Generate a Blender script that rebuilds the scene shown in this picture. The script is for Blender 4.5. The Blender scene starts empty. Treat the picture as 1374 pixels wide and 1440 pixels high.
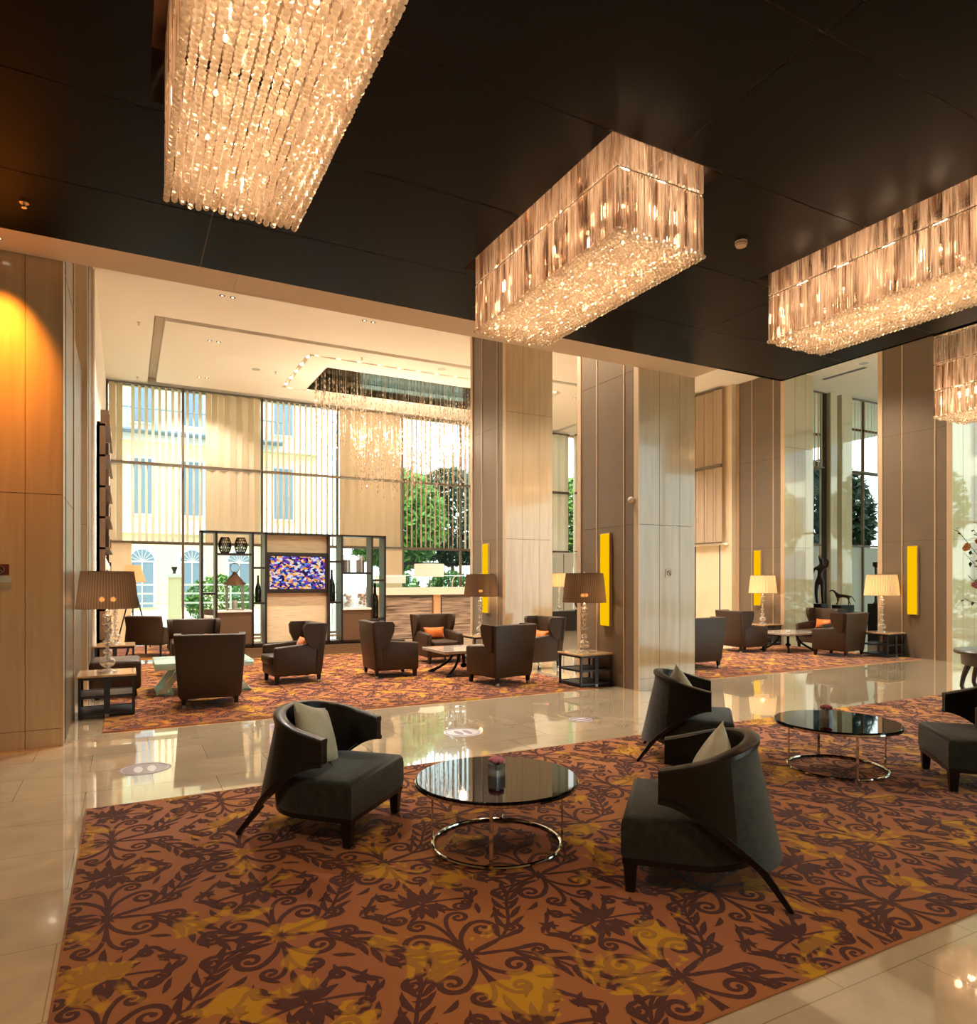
import bpy, bmesh, math, random
from mathutils import Vector, Matrix
R = random.Random(7)
PI = math.pi
SC = bpy.context.scene
COL = SC.collection

# ---------------------------------------------------------------- materials
def lin(h):
    if isinstance(h, str):
        h = h.lstrip('#'); h = [int(h[i:i+2], 16) / 255 for i in (0, 2, 4)]
    return tuple((c / 12.92 if c <= .04045 else ((c + .055) / 1.055) ** 2.4) for c in h) + (1,)

def newmat(name):
    m = bpy.data.materials.new(name); m.use_nodes = True
    nt = m.node_tree; nt.nodes.clear()
    out = nt.nodes.new('ShaderNodeOutputMaterial')
    return m, nt, out

def N(nt, typ, **kw):
    n = nt.nodes.new(typ)
    for k, v in kw.items():
        if k == 'inp':
            for a, b in v.items(): n.inputs[a].default_value = b
        else: setattr(n, k, v)
    return n

def pm(name, col, rough=.5, metal=0, spec=.5, coat=0, sheen=0, emit=None, es=0, bump=0, bscale=40, var=0, vscale=5, stretch=None):
    m, nt, out = newmat(name)
    b = N(nt, 'ShaderNodeBsdfPrincipled')
    c = lin(col)
    b.inputs['Base Color'].default_value = c
    b.inputs['Roughness'].default_value = rough
    b.inputs['Metallic'].default_value = metal
    b.inputs['Specular IOR Level'].default_value = spec
    b.inputs['Coat Weight'].default_value = coat
    b.inputs['Coat Roughness'].default_value = .04
    b.inputs['Sheen Weight'].default_value = sheen
    if emit:
        b.inputs['Emission Color'].default_value = lin(emit); b.inputs['Emission Strength'].default_value = es
    tc = N(nt, 'ShaderNodeTexCoord'); vec = tc.outputs['Object']
    if stretch:
        mp = N(nt, 'ShaderNodeMapping'); mp.inputs['Scale'].default_value = stretch
        nt.links.new(vec, mp.inputs[0]); vec = mp.outputs[0]
    if var:
        no = N(nt, 'ShaderNodeTexNoise', inp={'Scale': vscale, 'Detail': 5.0}); nt.links.new(vec, no.inputs['Vector'])
        rp = N(nt, 'ShaderNodeValToRGB')
        rp.color_ramp.elements[0].position = .3; rp.color_ramp.elements[1].position = .7
        rp.color_ramp.elements[0].color = tuple(x * (1 - var) for x in c[:3]) + (1,)
        rp.color_ramp.elements[1].color = tuple(min(1, x * (1 + var)) for x in c[:3]) + (1,)
        nt.links.new(no.outputs['Fac'], rp.inputs[0]); nt.links.new(rp.outputs[0], b.inputs['Base Color'])
    if bump:
        no = N(nt, 'ShaderNodeTexNoise', inp={'Scale': bscale, 'Detail': 3.0}); nt.links.new(vec, no.inputs['Vector'])
        bp = N(nt, 'ShaderNodeBump', inp={'Strength': bump, 'Distance': .01})
        nt.links.new(no.outputs['Fac'], bp.inputs['Height']); nt.links.new(bp.outputs[0], b.inputs['Normal'])
    nt.links.new(b.outputs[0], out.inputs[0])
    return m

def emis(name, col, s):
    m, nt, out = newmat(name)
    e = N(nt, 'ShaderNodeEmission', inp={'Color': lin(col), 'Strength': s})
    nt.links.new(e.outputs[0], out.inputs[0]); return m

def mixmat(name, parts):
    """parts: list of (kind, colour, rough, weight)"""
    m, nt, out = newmat(name)
    tot = 0; cur = None
    for kind, col, rough, w in parts:
        if kind == 'glossy': s = N(nt, 'ShaderNodeBsdfGlossy', inp={'Color': lin(col), 'Roughness': rough})
        elif kind == 'transp': s = N(nt, 'ShaderNodeBsdfTransparent', inp={'Color': lin(col)})
        elif kind == 'transl': s = N(nt, 'ShaderNodeBsdfTranslucent', inp={'Color': lin(col)})
        else: s = N(nt, 'ShaderNodeBsdfDiffuse', inp={'Color': lin(col)})
        tot += w
        if cur is None: cur = s
        else:
            mx = N(nt, 'ShaderNodeMixShader'); mx.inputs[0].default_value = w / tot
            nt.links.new(cur.outputs[0], mx.inputs[1]); nt.links.new(s.outputs[0], mx.inputs[2]); cur = mx
    nt.links.new(cur.outputs[0], out.inputs[0]); return m

def glassmat(name, tint, gl=.1):
    m, nt, out = newmat(name)
    t = N(nt, 'ShaderNodeBsdfTransparent', inp={'Color': lin(tint)})
    g = N(nt, 'ShaderNodeBsdfGlossy', inp={'Color': (1, 1, 1, 1), 'Roughness': .02})
    lw = N(nt, 'ShaderNodeLayerWeight', inp={'Blend': gl})
    mx = N(nt, 'ShaderNodeMixShader')
    nt.links.new(lw.outputs['Fresnel'], mx.inputs[0]); nt.links.new(t.outputs[0], mx.inputs[1]); nt.links.new(g.outputs[0], mx.inputs[2])
    nt.links.new(mx.outputs[0], out.inputs[0]); return m

M = {}
M['white'] = pm('white_plaster', '#f4ede2', .8, spec=.2)
M['groove'] = pm('grey_plaster', '#d3c6b4', .8, spec=.2)
M['soffit'] = pm('taupe_plaster', '#dcc8b2', .7, spec=.2)
M['dark_ceil'] = pm('black_lacquered_board', '#0a0706', .38, spec=.06, var=.15, vscale=1.5, bump=.03, bscale=3)
M['joint'] = pm('ceiling_joint', '#7a6450', .5)
M['copper'] = pm('brushed_copper', '#b98a66', .32, metal=.85)
M['brown'] = pm('taupe_lacquer_panel', '#6f5e4b', .36, spec=.35, var=.05, vscale=2)
M['gold'] = pm('satin_bronze_trim', '#c4a888', .35, metal=.3)
M['seam'] = pm('dark_seam', '#3a2c20', .6)
M['wood'] = pm('dark_espresso_wood', '#17100c', .32, spec=.35, coat=.08)
M['frame'] = pm('dark_bronze_frame', '#2e241c', .4, metal=.2)
M['maple'] = pm('pale_maple_veneer', '#ead2a8', .4, var=.14, vscale=3, stretch=(1.2, 1, 14))
M['leather'] = pm('brown_leather', '#3d2a1a', .46, spec=.35, bump=.15, bscale=60, var=.1, vscale=4)
M['velvet'] = pm('dark_green_velvet', '#2b2c23', .78, sheen=.3, var=.4, vscale=22, spec=.2)
M['velvet_in'] = pm('black_leather', '#17130f', .35, spec=.4)
M['orange'] = pm('orange_silk', '#e8741a', .45, sheen=.3, var=.08, vscale=12)
M['cream'] = pm('pale_sage_silk', '#c6bfa0', .42, sheen=.3, var=.08, vscale=10)
M['chrome'] = pm('polished_steel', '#d8d2c8', .08, metal=1)
M['black_glass'] = pm('black_glass', '#0b0a0a', .03, spec=.36, coat=0)
M['pewter'] = pm('pale_metal_cap', '#b9b0a2', .3, metal=.9)
M['slatemetal'] = pm('dark_slate_metal', '#34353a', .35, metal=.3)
M['stonetop'] = pm('tan_marble_top', '#c29c70', .15, var=.15, vscale=6, coat=.3)
M['greytop'] = pm('grey_veined_marble', '#b9a795', .12, var=.2, vscale=7, coat=.3)
M['glassblock'] = mixmat('frosted_crystal_block', [('diffuse', '#cfe3d6', .5, .5), ('glossy', '#ffffff', .05, .25), ('transp', '#e5fff2', 0, .25)])
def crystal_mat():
    # bright and dark bands put into the mix by position noise, imitating crystal sparkle
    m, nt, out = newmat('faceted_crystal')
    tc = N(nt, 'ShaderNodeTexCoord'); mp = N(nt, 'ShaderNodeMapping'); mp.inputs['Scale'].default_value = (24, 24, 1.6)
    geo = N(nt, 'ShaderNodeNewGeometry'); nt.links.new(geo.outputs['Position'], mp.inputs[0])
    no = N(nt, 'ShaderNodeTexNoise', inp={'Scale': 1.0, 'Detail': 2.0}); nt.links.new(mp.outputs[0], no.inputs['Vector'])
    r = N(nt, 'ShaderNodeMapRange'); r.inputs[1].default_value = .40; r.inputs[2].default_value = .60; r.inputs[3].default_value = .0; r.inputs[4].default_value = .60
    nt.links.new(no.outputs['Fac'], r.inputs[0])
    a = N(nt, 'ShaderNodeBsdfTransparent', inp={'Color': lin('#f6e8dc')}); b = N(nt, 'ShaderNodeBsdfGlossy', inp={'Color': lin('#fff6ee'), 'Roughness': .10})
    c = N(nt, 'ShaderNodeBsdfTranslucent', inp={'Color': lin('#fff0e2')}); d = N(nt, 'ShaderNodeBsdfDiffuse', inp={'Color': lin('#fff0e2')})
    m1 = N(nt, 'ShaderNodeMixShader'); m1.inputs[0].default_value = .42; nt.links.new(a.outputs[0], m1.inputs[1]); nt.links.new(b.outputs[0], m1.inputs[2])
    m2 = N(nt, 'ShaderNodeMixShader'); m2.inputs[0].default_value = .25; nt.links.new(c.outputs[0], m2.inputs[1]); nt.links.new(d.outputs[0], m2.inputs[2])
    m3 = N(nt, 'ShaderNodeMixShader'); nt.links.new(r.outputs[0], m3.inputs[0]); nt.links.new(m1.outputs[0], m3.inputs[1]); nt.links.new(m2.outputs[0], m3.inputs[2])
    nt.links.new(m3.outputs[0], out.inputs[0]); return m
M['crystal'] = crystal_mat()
M['bead'] = mixmat('crystal_bead', [('transl', '#f6e6d2', .5, .36), ('glossy', '#fff6ea', .16, .34), ('transp', '#fff4e6', 0, .30)])
M['lampglass'] = mixmat('cut_glass', [('transp', '#ffffff', 0, .5), ('glossy', '#ffffff', .03, .35), ('diffuse', '#f5ead8', .5, .15)])
M['clear'] = glassmat('clear_glass', '#f4fbf6', .12)
M['pane'] = glassmat('window_glass', '#eef7f2', .1)
M['bulb'] = emis('warm_bulb', '#ffdcaa', 9)
M['bulb2'] = emis('warm_lamp_bulb', '#ffc070', 6)
M['spotlens'] = emis('downlight_lens', '#ffe2b8', 2.5)
M['yellow'] = emis('yellow_lit_glass', '#f5bd05', .55)
M['iron'] = pm('black_iron', '#1a1815', .45, metal=.4)
M['bronze'] = pm('dark_bronze', '#2c2018', .3, metal=.6)
M['slat'] = mixmat('beige_fabric_vane', [('diffuse', '#dccab0', .5, .5), ('transl', '#e2d0b4', .5, .5)])
M['slatt'] = mixmat('tan_fabric_vane', [('diffuse', '#d8b890', .5, .5), ('transl', '#eac49a', .5, .5)])
M['slatw'] = mixmat('white_fabric_vane', [('diffuse', '#e8e2d2', .5, .55), ('transl', '#efe8d8', .5, .45)])
M['mull'] = pm('bronze_mullion', '#6d5b48', .4, metal=.3)
M['cabinet'] = pm('taupe_cabinet', '#6a4f36', .45)
M['wallbeige'] = pm('beige_wall_panel', '#d8c3a0', .5, var=.05, vscale=2)
M['greenglass'] = pm('dark_bottle_glass', '#15201a', .06, spec=.8)
M['ext_cream'] = pm('cream_render', '#f4e4ba', .9)
M['ext_white'] = pm('white_render', '#f6f4ec', .9)
M['ext_blue'] = pm('blue_grey_shutter', '#7c8ea2', .7)
M['ext_ground'] = pm('pale_paving', '#d9d3c6', .9, var=.08, vscale=2)
M['leaf'] = pm('green_leaf', '#5f8a35', .6, var=.5, vscale=4)
M['leafd'] = pm('dark_green_leaf', '#2f4226', .6, var=.4, vscale=6)
M['bark'] = pm('brown_bark', '#6b5640', .9)
M['pink'] = pm('pink_petal', '#d9828e', .6, var=.3, vscale=60)
M['rose'] = pm('deep_rose_petal', '#a03242', .6, var=.3, vscale=60)
M['grey_table'] = pm('grey_carved_wood', '#57524c', .35, coat=.3)
M['mirror'] = pm('smoked_mirror', '#7e857a', .04, metal=1)
M['grey'] = pm('grey_green_panel', '#adb0a4', .35)
M['signwhite'] = pm('sign_plate', '#ead9c0', .4)
M['signred'] = pm('dark_red_sign_plate', '#5c1f12', .4)
M['decal'] = pm('mauve_decal', '#a58f95', .25)
M['decal2'] = pm('pale_decal', '#e6dcdc', .25)
M['plaid'] = pm('patterned_fabric', '#b9a69a', .8, var=.5, vscale=18)
M['lampfabric'] = mixmat('cream_lamp_fabric', [('diffuse', '#f2dcb8', .5, .4), ('transl', '#ffdca0', .5, .6)])
M['orangefabric'] = mixmat('apricot_lamp_fabric', [('diffuse', '#eebf8e', .5, .5), ('transl', '#ffcf98', .5, .5)])
M['shade_brown'] = None; M['shade_cream'] = None

def shade_mat(name, cd, ct, tr):
    """pleated organza: fine vertical ribs by angle round the shade"""
    m, nt, out = newmat(name)
    tc = N(nt, 'ShaderNodeTexCoord'); sx = N(nt, 'ShaderNodeSeparateXYZ'); nt.links.new(tc.outputs['Object'], sx.inputs[0])
    at = N(nt, 'ShaderNodeMath', operation='ARCTAN2'); nt.links.new(sx.outputs[1], at.inputs[0]); nt.links.new(sx.outputs[0], at.inputs[1])
    mu = N(nt, 'ShaderNodeMath', operation='MULTIPLY'); mu.inputs[1].default_value = 64; nt.links.new(at.outputs[0], mu.inputs[0])
    si = N(nt, 'ShaderNodeMath', operation='SINE'); nt.links.new(mu.outputs[0], si.inputs[0])
    mr = N(nt, 'ShaderNodeMapRange'); mr.inputs[1].default_value = -1; mr.inputs[3].default_value = .55; mr.inputs[4].default_value = 1
    nt.links.new(si.outputs[0], mr.inputs[0])
    def tint(c):
        mx = N(nt, 'ShaderNodeMix', data_type='RGBA', blend_type='MULTIPLY'); mx.inputs[0].default_value = 1
        mx.inputs[6].default_value = lin(c); nt.links.new(mr.outputs[0], mx.inputs[7]); return mx.outputs[2]
    d = N(nt, 'ShaderNodeBsdfDiffuse'); nt.links.new(tint(cd), d.inputs[0])
    t = N(nt, 'ShaderNodeBsdfTranslucent'); nt.links.new(tint(ct), t.inputs[0])
    p = N(nt, 'ShaderNodeBsdfTransparent', inp={'Color': lin(ct)})
    a = N(nt, 'ShaderNodeMixShader'); a.inputs[0].default_value = .5; nt.links.new(d.outputs[0], a.inputs[1]); nt.links.new(t.outputs[0], a.inputs[2])
    b = N(nt, 'ShaderNodeMixShader'); b.inputs[0].default_value = tr; nt.links.new(a.outputs[0], b.inputs[1]); nt.links.new(p.outputs[0], b.inputs[2])
    nt.links.new(b.outputs[0], out.inputs[0]); return m
M['shade_brown'] = shade_mat('brown_organza', '#40362e', '#846c58', .32)
M['shade_cream'] = shade_mat('cream_organza', '#efe0bf', '#ffe0a8', .06)

def marble_mat(name, c1, c2, rough, coat, vs=(6, 6, .5), spec=.6, ior=1.5):
    m, nt, out = newmat(name)
    b = N(nt, 'ShaderNodeBsdfPrincipled', inp={'Roughness': rough, 'Specular IOR Level': spec, 'Coat Weight': coat, 'Coat Roughness': .02, 'Coat IOR': ior})
    tc = N(nt, 'ShaderNodeTexCoord'); mp = N(nt, 'ShaderNodeMapping'); mp.inputs['Scale'].default_value = vs
    nt.links.new(tc.outputs['Object'], mp.inputs[0])
    no = N(nt, 'ShaderNodeTexNoise', inp={'Scale': 1.3, 'Detail': 6.0, 'Distortion': .6}); nt.links.new(mp.outputs[0], no.inputs['Vector'])
    rp = N(nt, 'ShaderNodeValToRGB'); rp.color_ramp.elements[0].position = .32; rp.color_ramp.elements[1].position = .68
    rp.color_ramp.elements[0].color = lin(c1); rp.color_ramp.elements[1].color = lin(c2)
    nt.links.new(no.outputs['Fac'], rp.inputs[0]); nt.links.new(rp.outputs[0], b.inputs['Base Color'])
    nt.links.new(b.outputs[0], out.inputs[0]); return m
M['marble'] = marble_mat('cream_serpeggiante_marble', '#b99b74', '#c4a880', .13, .35, vs=(9, 9, .7), ior=1.5)
M['marbleR'] = marble_mat('mirror_polished_marble', '#c4b392', '#ccbc9a', .05, .9, ior=1.75)
M['stoneclad'] = marble_mat('dark_ledge_stone', '#4a382c', '#ab9078', .5, 0, vs=(1.2, 1, 14), spec=.3)

def floor_mat():
    m, nt, out = newmat('polished_cream_marble_tile')
    b = N(nt, 'ShaderNodeBsdfPrincipled', inp={'Roughness': .07, 'Specular IOR Level': .7, 'Coat Weight': 1.0, 'Coat Roughness': .015, 'Coat IOR': 1.75})
    tc = N(nt, 'ShaderNodeTexCoord'); mp = N(nt, 'ShaderNodeMapping'); mp.inputs['Location'].default_value = (.27, .1, 0)
    nt.links.new(tc.outputs['Object'], mp.inputs[0])
    br = N(nt, 'ShaderNodeTexBrick', offset=.5, offset_frequency=2)
    br.inputs['Color1'].default_value = lin('#dfc5a0'); br.inputs['Color2'].default_value = lin('#d4bc98'); br.inputs['Mortar'].default_value = lin('#ab9474')
    br.inputs['Scale'].default_value = 1; br.inputs['Mortar Size'].default_value = .0028; br.inputs['Mortar Smooth'].default_value = .1
    br.inputs['Brick Width'].default_value = .92; br.inputs['Row Height'].default_value = .61
    nt.links.new(mp.outputs[0], br.inputs['Vector'])
    no = N(nt, 'ShaderNodeTexNoise', inp={'Scale': 2.2, 'Detail': 7.0, 'Distortion': 1.2}); nt.links.new(tc.outputs['Object'], no.inputs['Vector'])
    mr = N(nt, 'ShaderNodeMapRange'); mr.inputs[1].default_value = .3; mr.inputs[2].default_value = .7; mr.inputs[3].default_value = .84; mr.inputs[4].default_value = 1.08
    nt.links.new(no.outputs['Fac'], mr.inputs[0])
    mx = N(nt, 'ShaderNodeMix', data_type='RGBA', blend_type='MULTIPLY'); mx.inputs[0].default_value = 1
    nt.links.new(br.outputs['Color'], mx.inputs[6]); nt.links.new(mr.outputs[0], mx.inputs[7]); nt.links.new(mx.outputs[2], b.inputs['Base Color'])
    nt.links.new(b.outputs[0], out.inputs[0]); return m
M['floor'] = floor_mat()

def rug_mats(tag, a, b_, gold, gold2, dark, dark2):
    """ground and scroll colours share one mask of golden blossom patches"""
    res = []
    for k, (c1, c2, cg) in enumerate(((a, b_, gold), (dark, dark2, gold2))):
        m, nt, out = newmat(tag + ('_ground' if k == 0 else '_scrolls'))
        p = N(nt, 'ShaderNodeBsdfPrincipled', inp={'Roughness': .95, 'Specular IOR Level': .1, 'Sheen Weight': .15})
        tc = N(nt, 'ShaderNodeTexCoord')
        n1 = N(nt, 'ShaderNodeTexNoise', inp={'Scale': 1.1, 'Detail': 2.0}); nt.links.new(tc.outputs['Object'], n1.inputs['Vector'])
        r1 = N(nt, 'ShaderNodeValToRGB'); r1.color_ramp.elements[0].position = .4; r1.color_ramp.elements[1].position = .62
        r1.color_ramp.elements[0].color = lin(c1); r1.color_ramp.elements[1].color = lin(c2); nt.links.new(n1.outputs['Fac'], r1.inputs[0])
        n2 = N(nt, 'ShaderNodeTexNoise', inp={'Scale': 2.6, 'Detail': 3.5, 'Roughness': .6, 'Distortion': .5})
        mp = N(nt, 'ShaderNodeMapping'); mp.inputs['Location'].default_value = (3.1, 1.7, 0); nt.links.new(tc.outputs['Object'], mp.inputs[0]); nt.links.new(mp.outputs[0], n2.inputs['Vector'])
        r2 = N(nt, 'ShaderNodeValToRGB'); r2.color_ramp.elements[0].position = .575; r2.color_ramp.elements[1].position = .60
        nt.links.new(n2.outputs['Fac'], r2.inputs[0])
        mx = N(nt, 'ShaderNodeMix', data_type='RGBA'); mx.inputs[7].default_value = lin(cg)
        nt.links.new(r2.outputs[0], mx.inputs[0]); nt.links.new(r1.outputs[0], mx.inputs[6])
        fz = N(nt, 'ShaderNodeTexNoise', inp={'Scale': 260, 'Detail': 1.0}); nt.links.new(tc.outputs['Object'], fz.inputs['Vector'])
        bp = N(nt, 'ShaderNodeBump', inp={'Strength': .4, 'Distance': .004}); nt.links.new(fz.outputs['Fac'], bp.inputs['Height']); nt.links.new(bp.outputs[0], p.inputs['Normal'])
        nt.links.new(mx.outputs[2], p.inputs['Base Color']); nt.links.new(p.outputs[0], out.inputs[0]); res.append(m)
    return res
M['rugA'], M['rugB'] = rug_mats('wool_rug', '#b06c48', '#b8743f', '#d4982a', '#ac7222', '#54291f', '#5c2c1c')

def tv_mat():
    m, nt, out = newmat('television_picture')
    tc = N(nt, 'ShaderNodeTexCoord'); mp = N(nt, 'ShaderNodeMapping'); mp.inputs['Scale'].default_value = (14, 1, 22); nt.links.new(tc.outputs['Object'], mp.inputs[0])
    v = N(nt, 'ShaderNodeTexVoronoi', distance='CHEBYCHEV'); v.inputs['Scale'].default_value = 1.3; nt.links.new(mp.outputs[0], v.inputs['Vector'])
    r = N(nt, 'ShaderNodeValToRGB'); r.color_ramp.interpolation = 'CONSTANT'
    cs = ['#20265e', '#5a7ad0', '#2a1a4a', '#e08a3a', '#c8d0f0', '#7a3aa0', '#f0c080', '#3048a0']
    el = r.color_ramp.elements; el[0].color = lin(cs[0]); el[1].color = lin(cs[-1]); el[1].position = .9
    for i, c in enumerate(cs[1:-1]): e = el.new(.14 + i * .11); e.color = lin(c)
    sx = N(nt, 'ShaderNodeSeparateColor'); nt.links.new(v.outputs['Color'], sx.inputs[0]); nt.links.new(sx.outputs[0], r.inputs[0])
    e = N(nt, 'ShaderNodeEmission', inp={'Strength': .6}); nt.links.new(r.outputs[0], e.inputs[0]); nt.links.new(e.outputs[0], out.inputs[0]); return m
M['tv'] = tv_mat()

# ---------------------------------------------------------------- mesh helpers
class MB:
    def __init__(s): s.bm = bmesh.new(); s.mats = []; s.mi = 0
    def mat(s, m):
        if m not in s.mats: s.mats.append(m)
        s.mi = s.mats.index(m); return s
    def _new(s, fn):
        n0 = len(s.bm.faces); r = fn(); s.bm.faces.ensure_lookup_table()
        return r
    def box(s, lo, hi, bev=0, seg=2, rot=None, piv=None, taper=None, fn=None):
        bm = bmesh.new(); bmesh.ops.create_cube(bm, size=1)
        c = [(a + b) / 2 for a, b in zip(lo, hi)]; d = [max(1e-4, b - a) for a, b in zip(lo, hi)]
        for v in bm.verts:
            t = v.co.z + .5
            k = 1 if taper is None else taper + (1 - taper) * t
            v.co = Vector((v.co.x * d[0] * k, v.co.y * d[1] * k, v.co.z * d[2]))
        if bev: bmesh.ops.bevel(bm, geom=bm.edges[:], offset=min(bev, min(d) * .49), segments=seg, affect='EDGES', profile=.5)
        for v in bm.verts:
            co = v.co
            if rot is not None: co = rot @ co
            v.co = co + Vector(c)
            if fn: v.co = Vector(fn(*v.co))
        s._merge(bm); return s
    def _merge(s, bm):
        mp = {}
        for v in bm.verts: mp[v] = s.bm.verts.new(v.co)
        for f in bm.faces:
            try: nf = s.bm.faces.new([mp[v] for v in f.verts]); nf.material_index = s.mi; nf.smooth = True
            except ValueError: pass
        bm.free()
    def quadgrid(s, rows, close_u=False, close_v=False, flip=False):
        vs = [[s.bm.verts.new(p) for p in r] for r in rows]
        n, m = len(vs), len(vs[0])
        for i in range(n if close_v else n - 1):
            for j in range(m if close_u else m - 1):
                q = [vs[i][j], vs[i][(j + 1) % m], vs[(i + 1) % n][(j + 1) % m], vs[(i + 1) % n][j]]
                if flip: q.reverse()
                q2 = []
                for v in q:
                    if not q2 or (v.co - q2[-1].co).length > 1e-7: q2.append(v)
                if len(q2) > 2:
                    try: f = s.bm.faces.new(q2); f.material_index = s.mi; f.smooth = True
                    except ValueError: pass
        return vs
    def lathe(s, prof, n=24, c=(0, 0, 0), caps=True, ax=None):
        rows = []
        for r, z in prof:
            rows.append([Vector((c[0] + r * math.cos(2 * PI * k / n), c[1] + r * math.sin(2 * PI * k / n), c[2] + z)) for k in range(n)])
        vs = s.quadgrid(rows, close_u=True)
        if caps:
            for row, rv in ((vs[0], True), (vs[-1], False)):
                try:
                    f = s.bm.faces.new(row[::-1] if rv else row); f.material_index = s.mi
                except ValueError: pass
        return s
    def tube(s, pts, rad, n=8, closed=False, caps=True):
        pts = [Vector(p) for p in pts]; m = len(pts)
        if not hasattr(rad, '__len__'): rad = [rad] * m
        rows = []; up = Vector((0, 0, 1)); prev = None
        for i, p in enumerate(pts):
            a = pts[(i - 1) % m] if (closed or i > 0) else p; b = pts[(i + 1) % m] if (closed or i < m - 1) else p
            t = (b - a).normalized()
            if prev is None:
                x = t.cross(up)
                if x.length < 1e-3: x = t.cross(Vector((1, 0, 0)))
                x.normalize()
            else:
                x = prev - t * prev.dot(t); x.normalize()
            prev = x; y = t.cross(x)
            rows.append([p + (x * math.cos(2 * PI * k / n + PI / 4) + y * math.sin(2 * PI * k / n + PI / 4)) * rad[i] for k in range(n)])
        vs = s.quadgrid(rows, close_u=True, close_v=closed)
        if caps and not closed:
            for row in (vs[0][::-1], vs[-1]):
                f = s.bm.faces.new(row); f.material_index = s.mi
        return s
    def sphere(s, c, r, n=12, sc=(1, 1, 1), m=None):
        m = m or max(4, n // 2)
        prof = []
        for i in range(m + 1):
            a = -PI / 2 + PI * i / m; prof.append((max(1e-4, math.cos(a)) * r, math.sin(a) * r * sc[2]))
        rows = [[Vector((c[0] + q * sc[0] * math.cos(2 * PI * k / n), c[1] + q * sc[1] * math.sin(2 * PI * k / n), c[2] + z)) for k in range(n)] for q, z in prof]
        s.quadgrid(rows, close_u=True); return s
    def prism(s, poly, axis, a, b):
        """poly in the plane normal to axis, extruded a..b"""
        def P(u, v, w): return {'x': (w, u, v), 'y': (u, w, v), 'z': (u, v, w)}[axis]
        A = [s.bm.verts.new(P(u, v, a)) for u, v in poly]; B = [s.bm.verts.new(P(u, v, b)) for u, v in poly]
        n = len(poly)
        for fs in [A[::-1], B] + [[A[i], A[(i + 1) % n], B[(i + 1) % n], B[i]] for i in range(n)]:
            f = s.bm.faces.new(fs); f.material_index = s.mi
        return s
    def build(s, name, mat=None, parent=None, loc=(0, 0, 0), rz=0, ang=35, **tags):
        me = bpy.data.meshes.new(name)
        bmesh.ops.recalc_face_normals(s.bm, faces=s.bm.faces[:])
        for f in s.bm.faces: f.smooth = True
        s.bm.to_mesh(me); s.bm.free()
        if ang is not None: me.set_sharp_from_angle(angle=math.radians(ang))
        for m in (s.mats if s.mats else [mat]): me.materials.append(m)
        o = bpy.data.objects.new(name, me); COL.objects.link(o)
        o.parent = parent; o.location = loc; o.rotation_euler = (0, 0, rz)
        for k, v in tags.items(): o[k] = v
        return o

def empty(name, loc, rz=0, label=None, category=None, group=None, kind=None):
    o = bpy.data.objects.new(name, None); COL.objects.link(o); o.empty_display_size = .1
    o.location = loc; o.rotation_euler = (0, 0, rz)
    if label: o['label'] = label
    if category: o['category'] = category
    if group: o['group'] = group
    if kind: o['kind'] = kind
    return o

def dup(o, loc=None, rz=None, label=None, parent=None, group=None):
    c = o.copy(); COL.objects.link(c)
    if parent is not None: c.parent = parent
    if loc is not None: c.location = loc
    if rz is not None: c.rotation_euler = (0, 0, rz)
    if label: c['label'] = label
    if group: c['group'] = group
    for ch in list(o.children): dup(ch, parent=c)
    return c

def face(fx, fy): return math.atan2(fx, -fy)      # rotation that turns local front (-Y) to (fx, fy)

def st(mb, name, mat=None, **kw): return mb.build(name, mat, kind='structure', **kw)

def rects(mb, xs, ys, z, skip):
    """faces of a flat soffit, holes where skip(x, y)"""
    xs = sorted(set(round(x, 4) for x in xs)); ys = sorted(set(round(y, 4) for y in ys)); vc = {}
    def V(i, j):
        if (i, j) not in vc: vc[(i, j)] = mb.bm.verts.new((xs[i], ys[j], z))
        return vc[(i, j)]
    for i in range(len(xs) - 1):
        for j in range(len(ys) - 1):
            if skip((xs[i] + xs[i+1]) / 2, (ys[j] + ys[j+1]) / 2): continue
            f = mb.bm.faces.new([V(i, j), V(i, j+1), V(i+1, j+1), V(i+1, j)]); f.material_index = mb.mi

def lamp(kind, loc, energy, col, size=.05, rot=None, **kw):
    l = bpy.data.lights.new('light', kind); l.energy = energy; l.color = lin(col)[:3]
    if kind in ('POINT', 'SPOT'): l.shadow_soft_size = size
    for k, v in kw.items(): setattr(l, k, v)
    o = bpy.data.objects.new(kind.lower() + '_light', l); COL.objects.link(o); o.location = loc
    if rot: o.rotation_euler = rot
    return o
# ================================================================ SETTING
ZD, ZW = 4.67, 6.8
XL = -.56
f = MB().box((-7, -5, -.3), (24, 20.4, 0)); st(f, 'floor', M['floor'])

# dark ceiling with chandelier recesses
REC = [(.13, 2.56, 1.12, 4.90), (2.94, 3.76, 3.98, 6.10), (5.70, 2.58, 6.72, 4.92)]
XJ = [-5, -2.18, .64, 3.46, 6.28]; YJ = [-2.37, -1.145, .08, 1.305, 2.53, 3.755, 4.98, 6.205]
inrec = lambda x, y: any(a < x < c and b < y < d for a, b, c, d in REC)
xs = [-7, 8.95] + [r[i] for r in REC for i in (0, 2)] + [x + e for x in XJ for e in (-.006, .006)]
ys = [-5, 7.27] + [r[i] for r in REC for i in (1, 3)] + [y + e for y in YJ for e in (-.006, .006)]
mb = MB().mat(M['dark_ceil'])
rects(mb, xs, ys, ZD, lambda x, y: inrec(x, y) or any(abs(x - j) < .006 for j in XJ) or any(abs(y - j) < .006 for j in YJ))
mb.mat(M['joint'])
rects(mb, [-7, 8.95] + [r[i] for r in REC for i in (0, 2)], [-5, 7.27] + [r[i] for r in REC for i in (1, 3)], ZD + .012, inrec)
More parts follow.
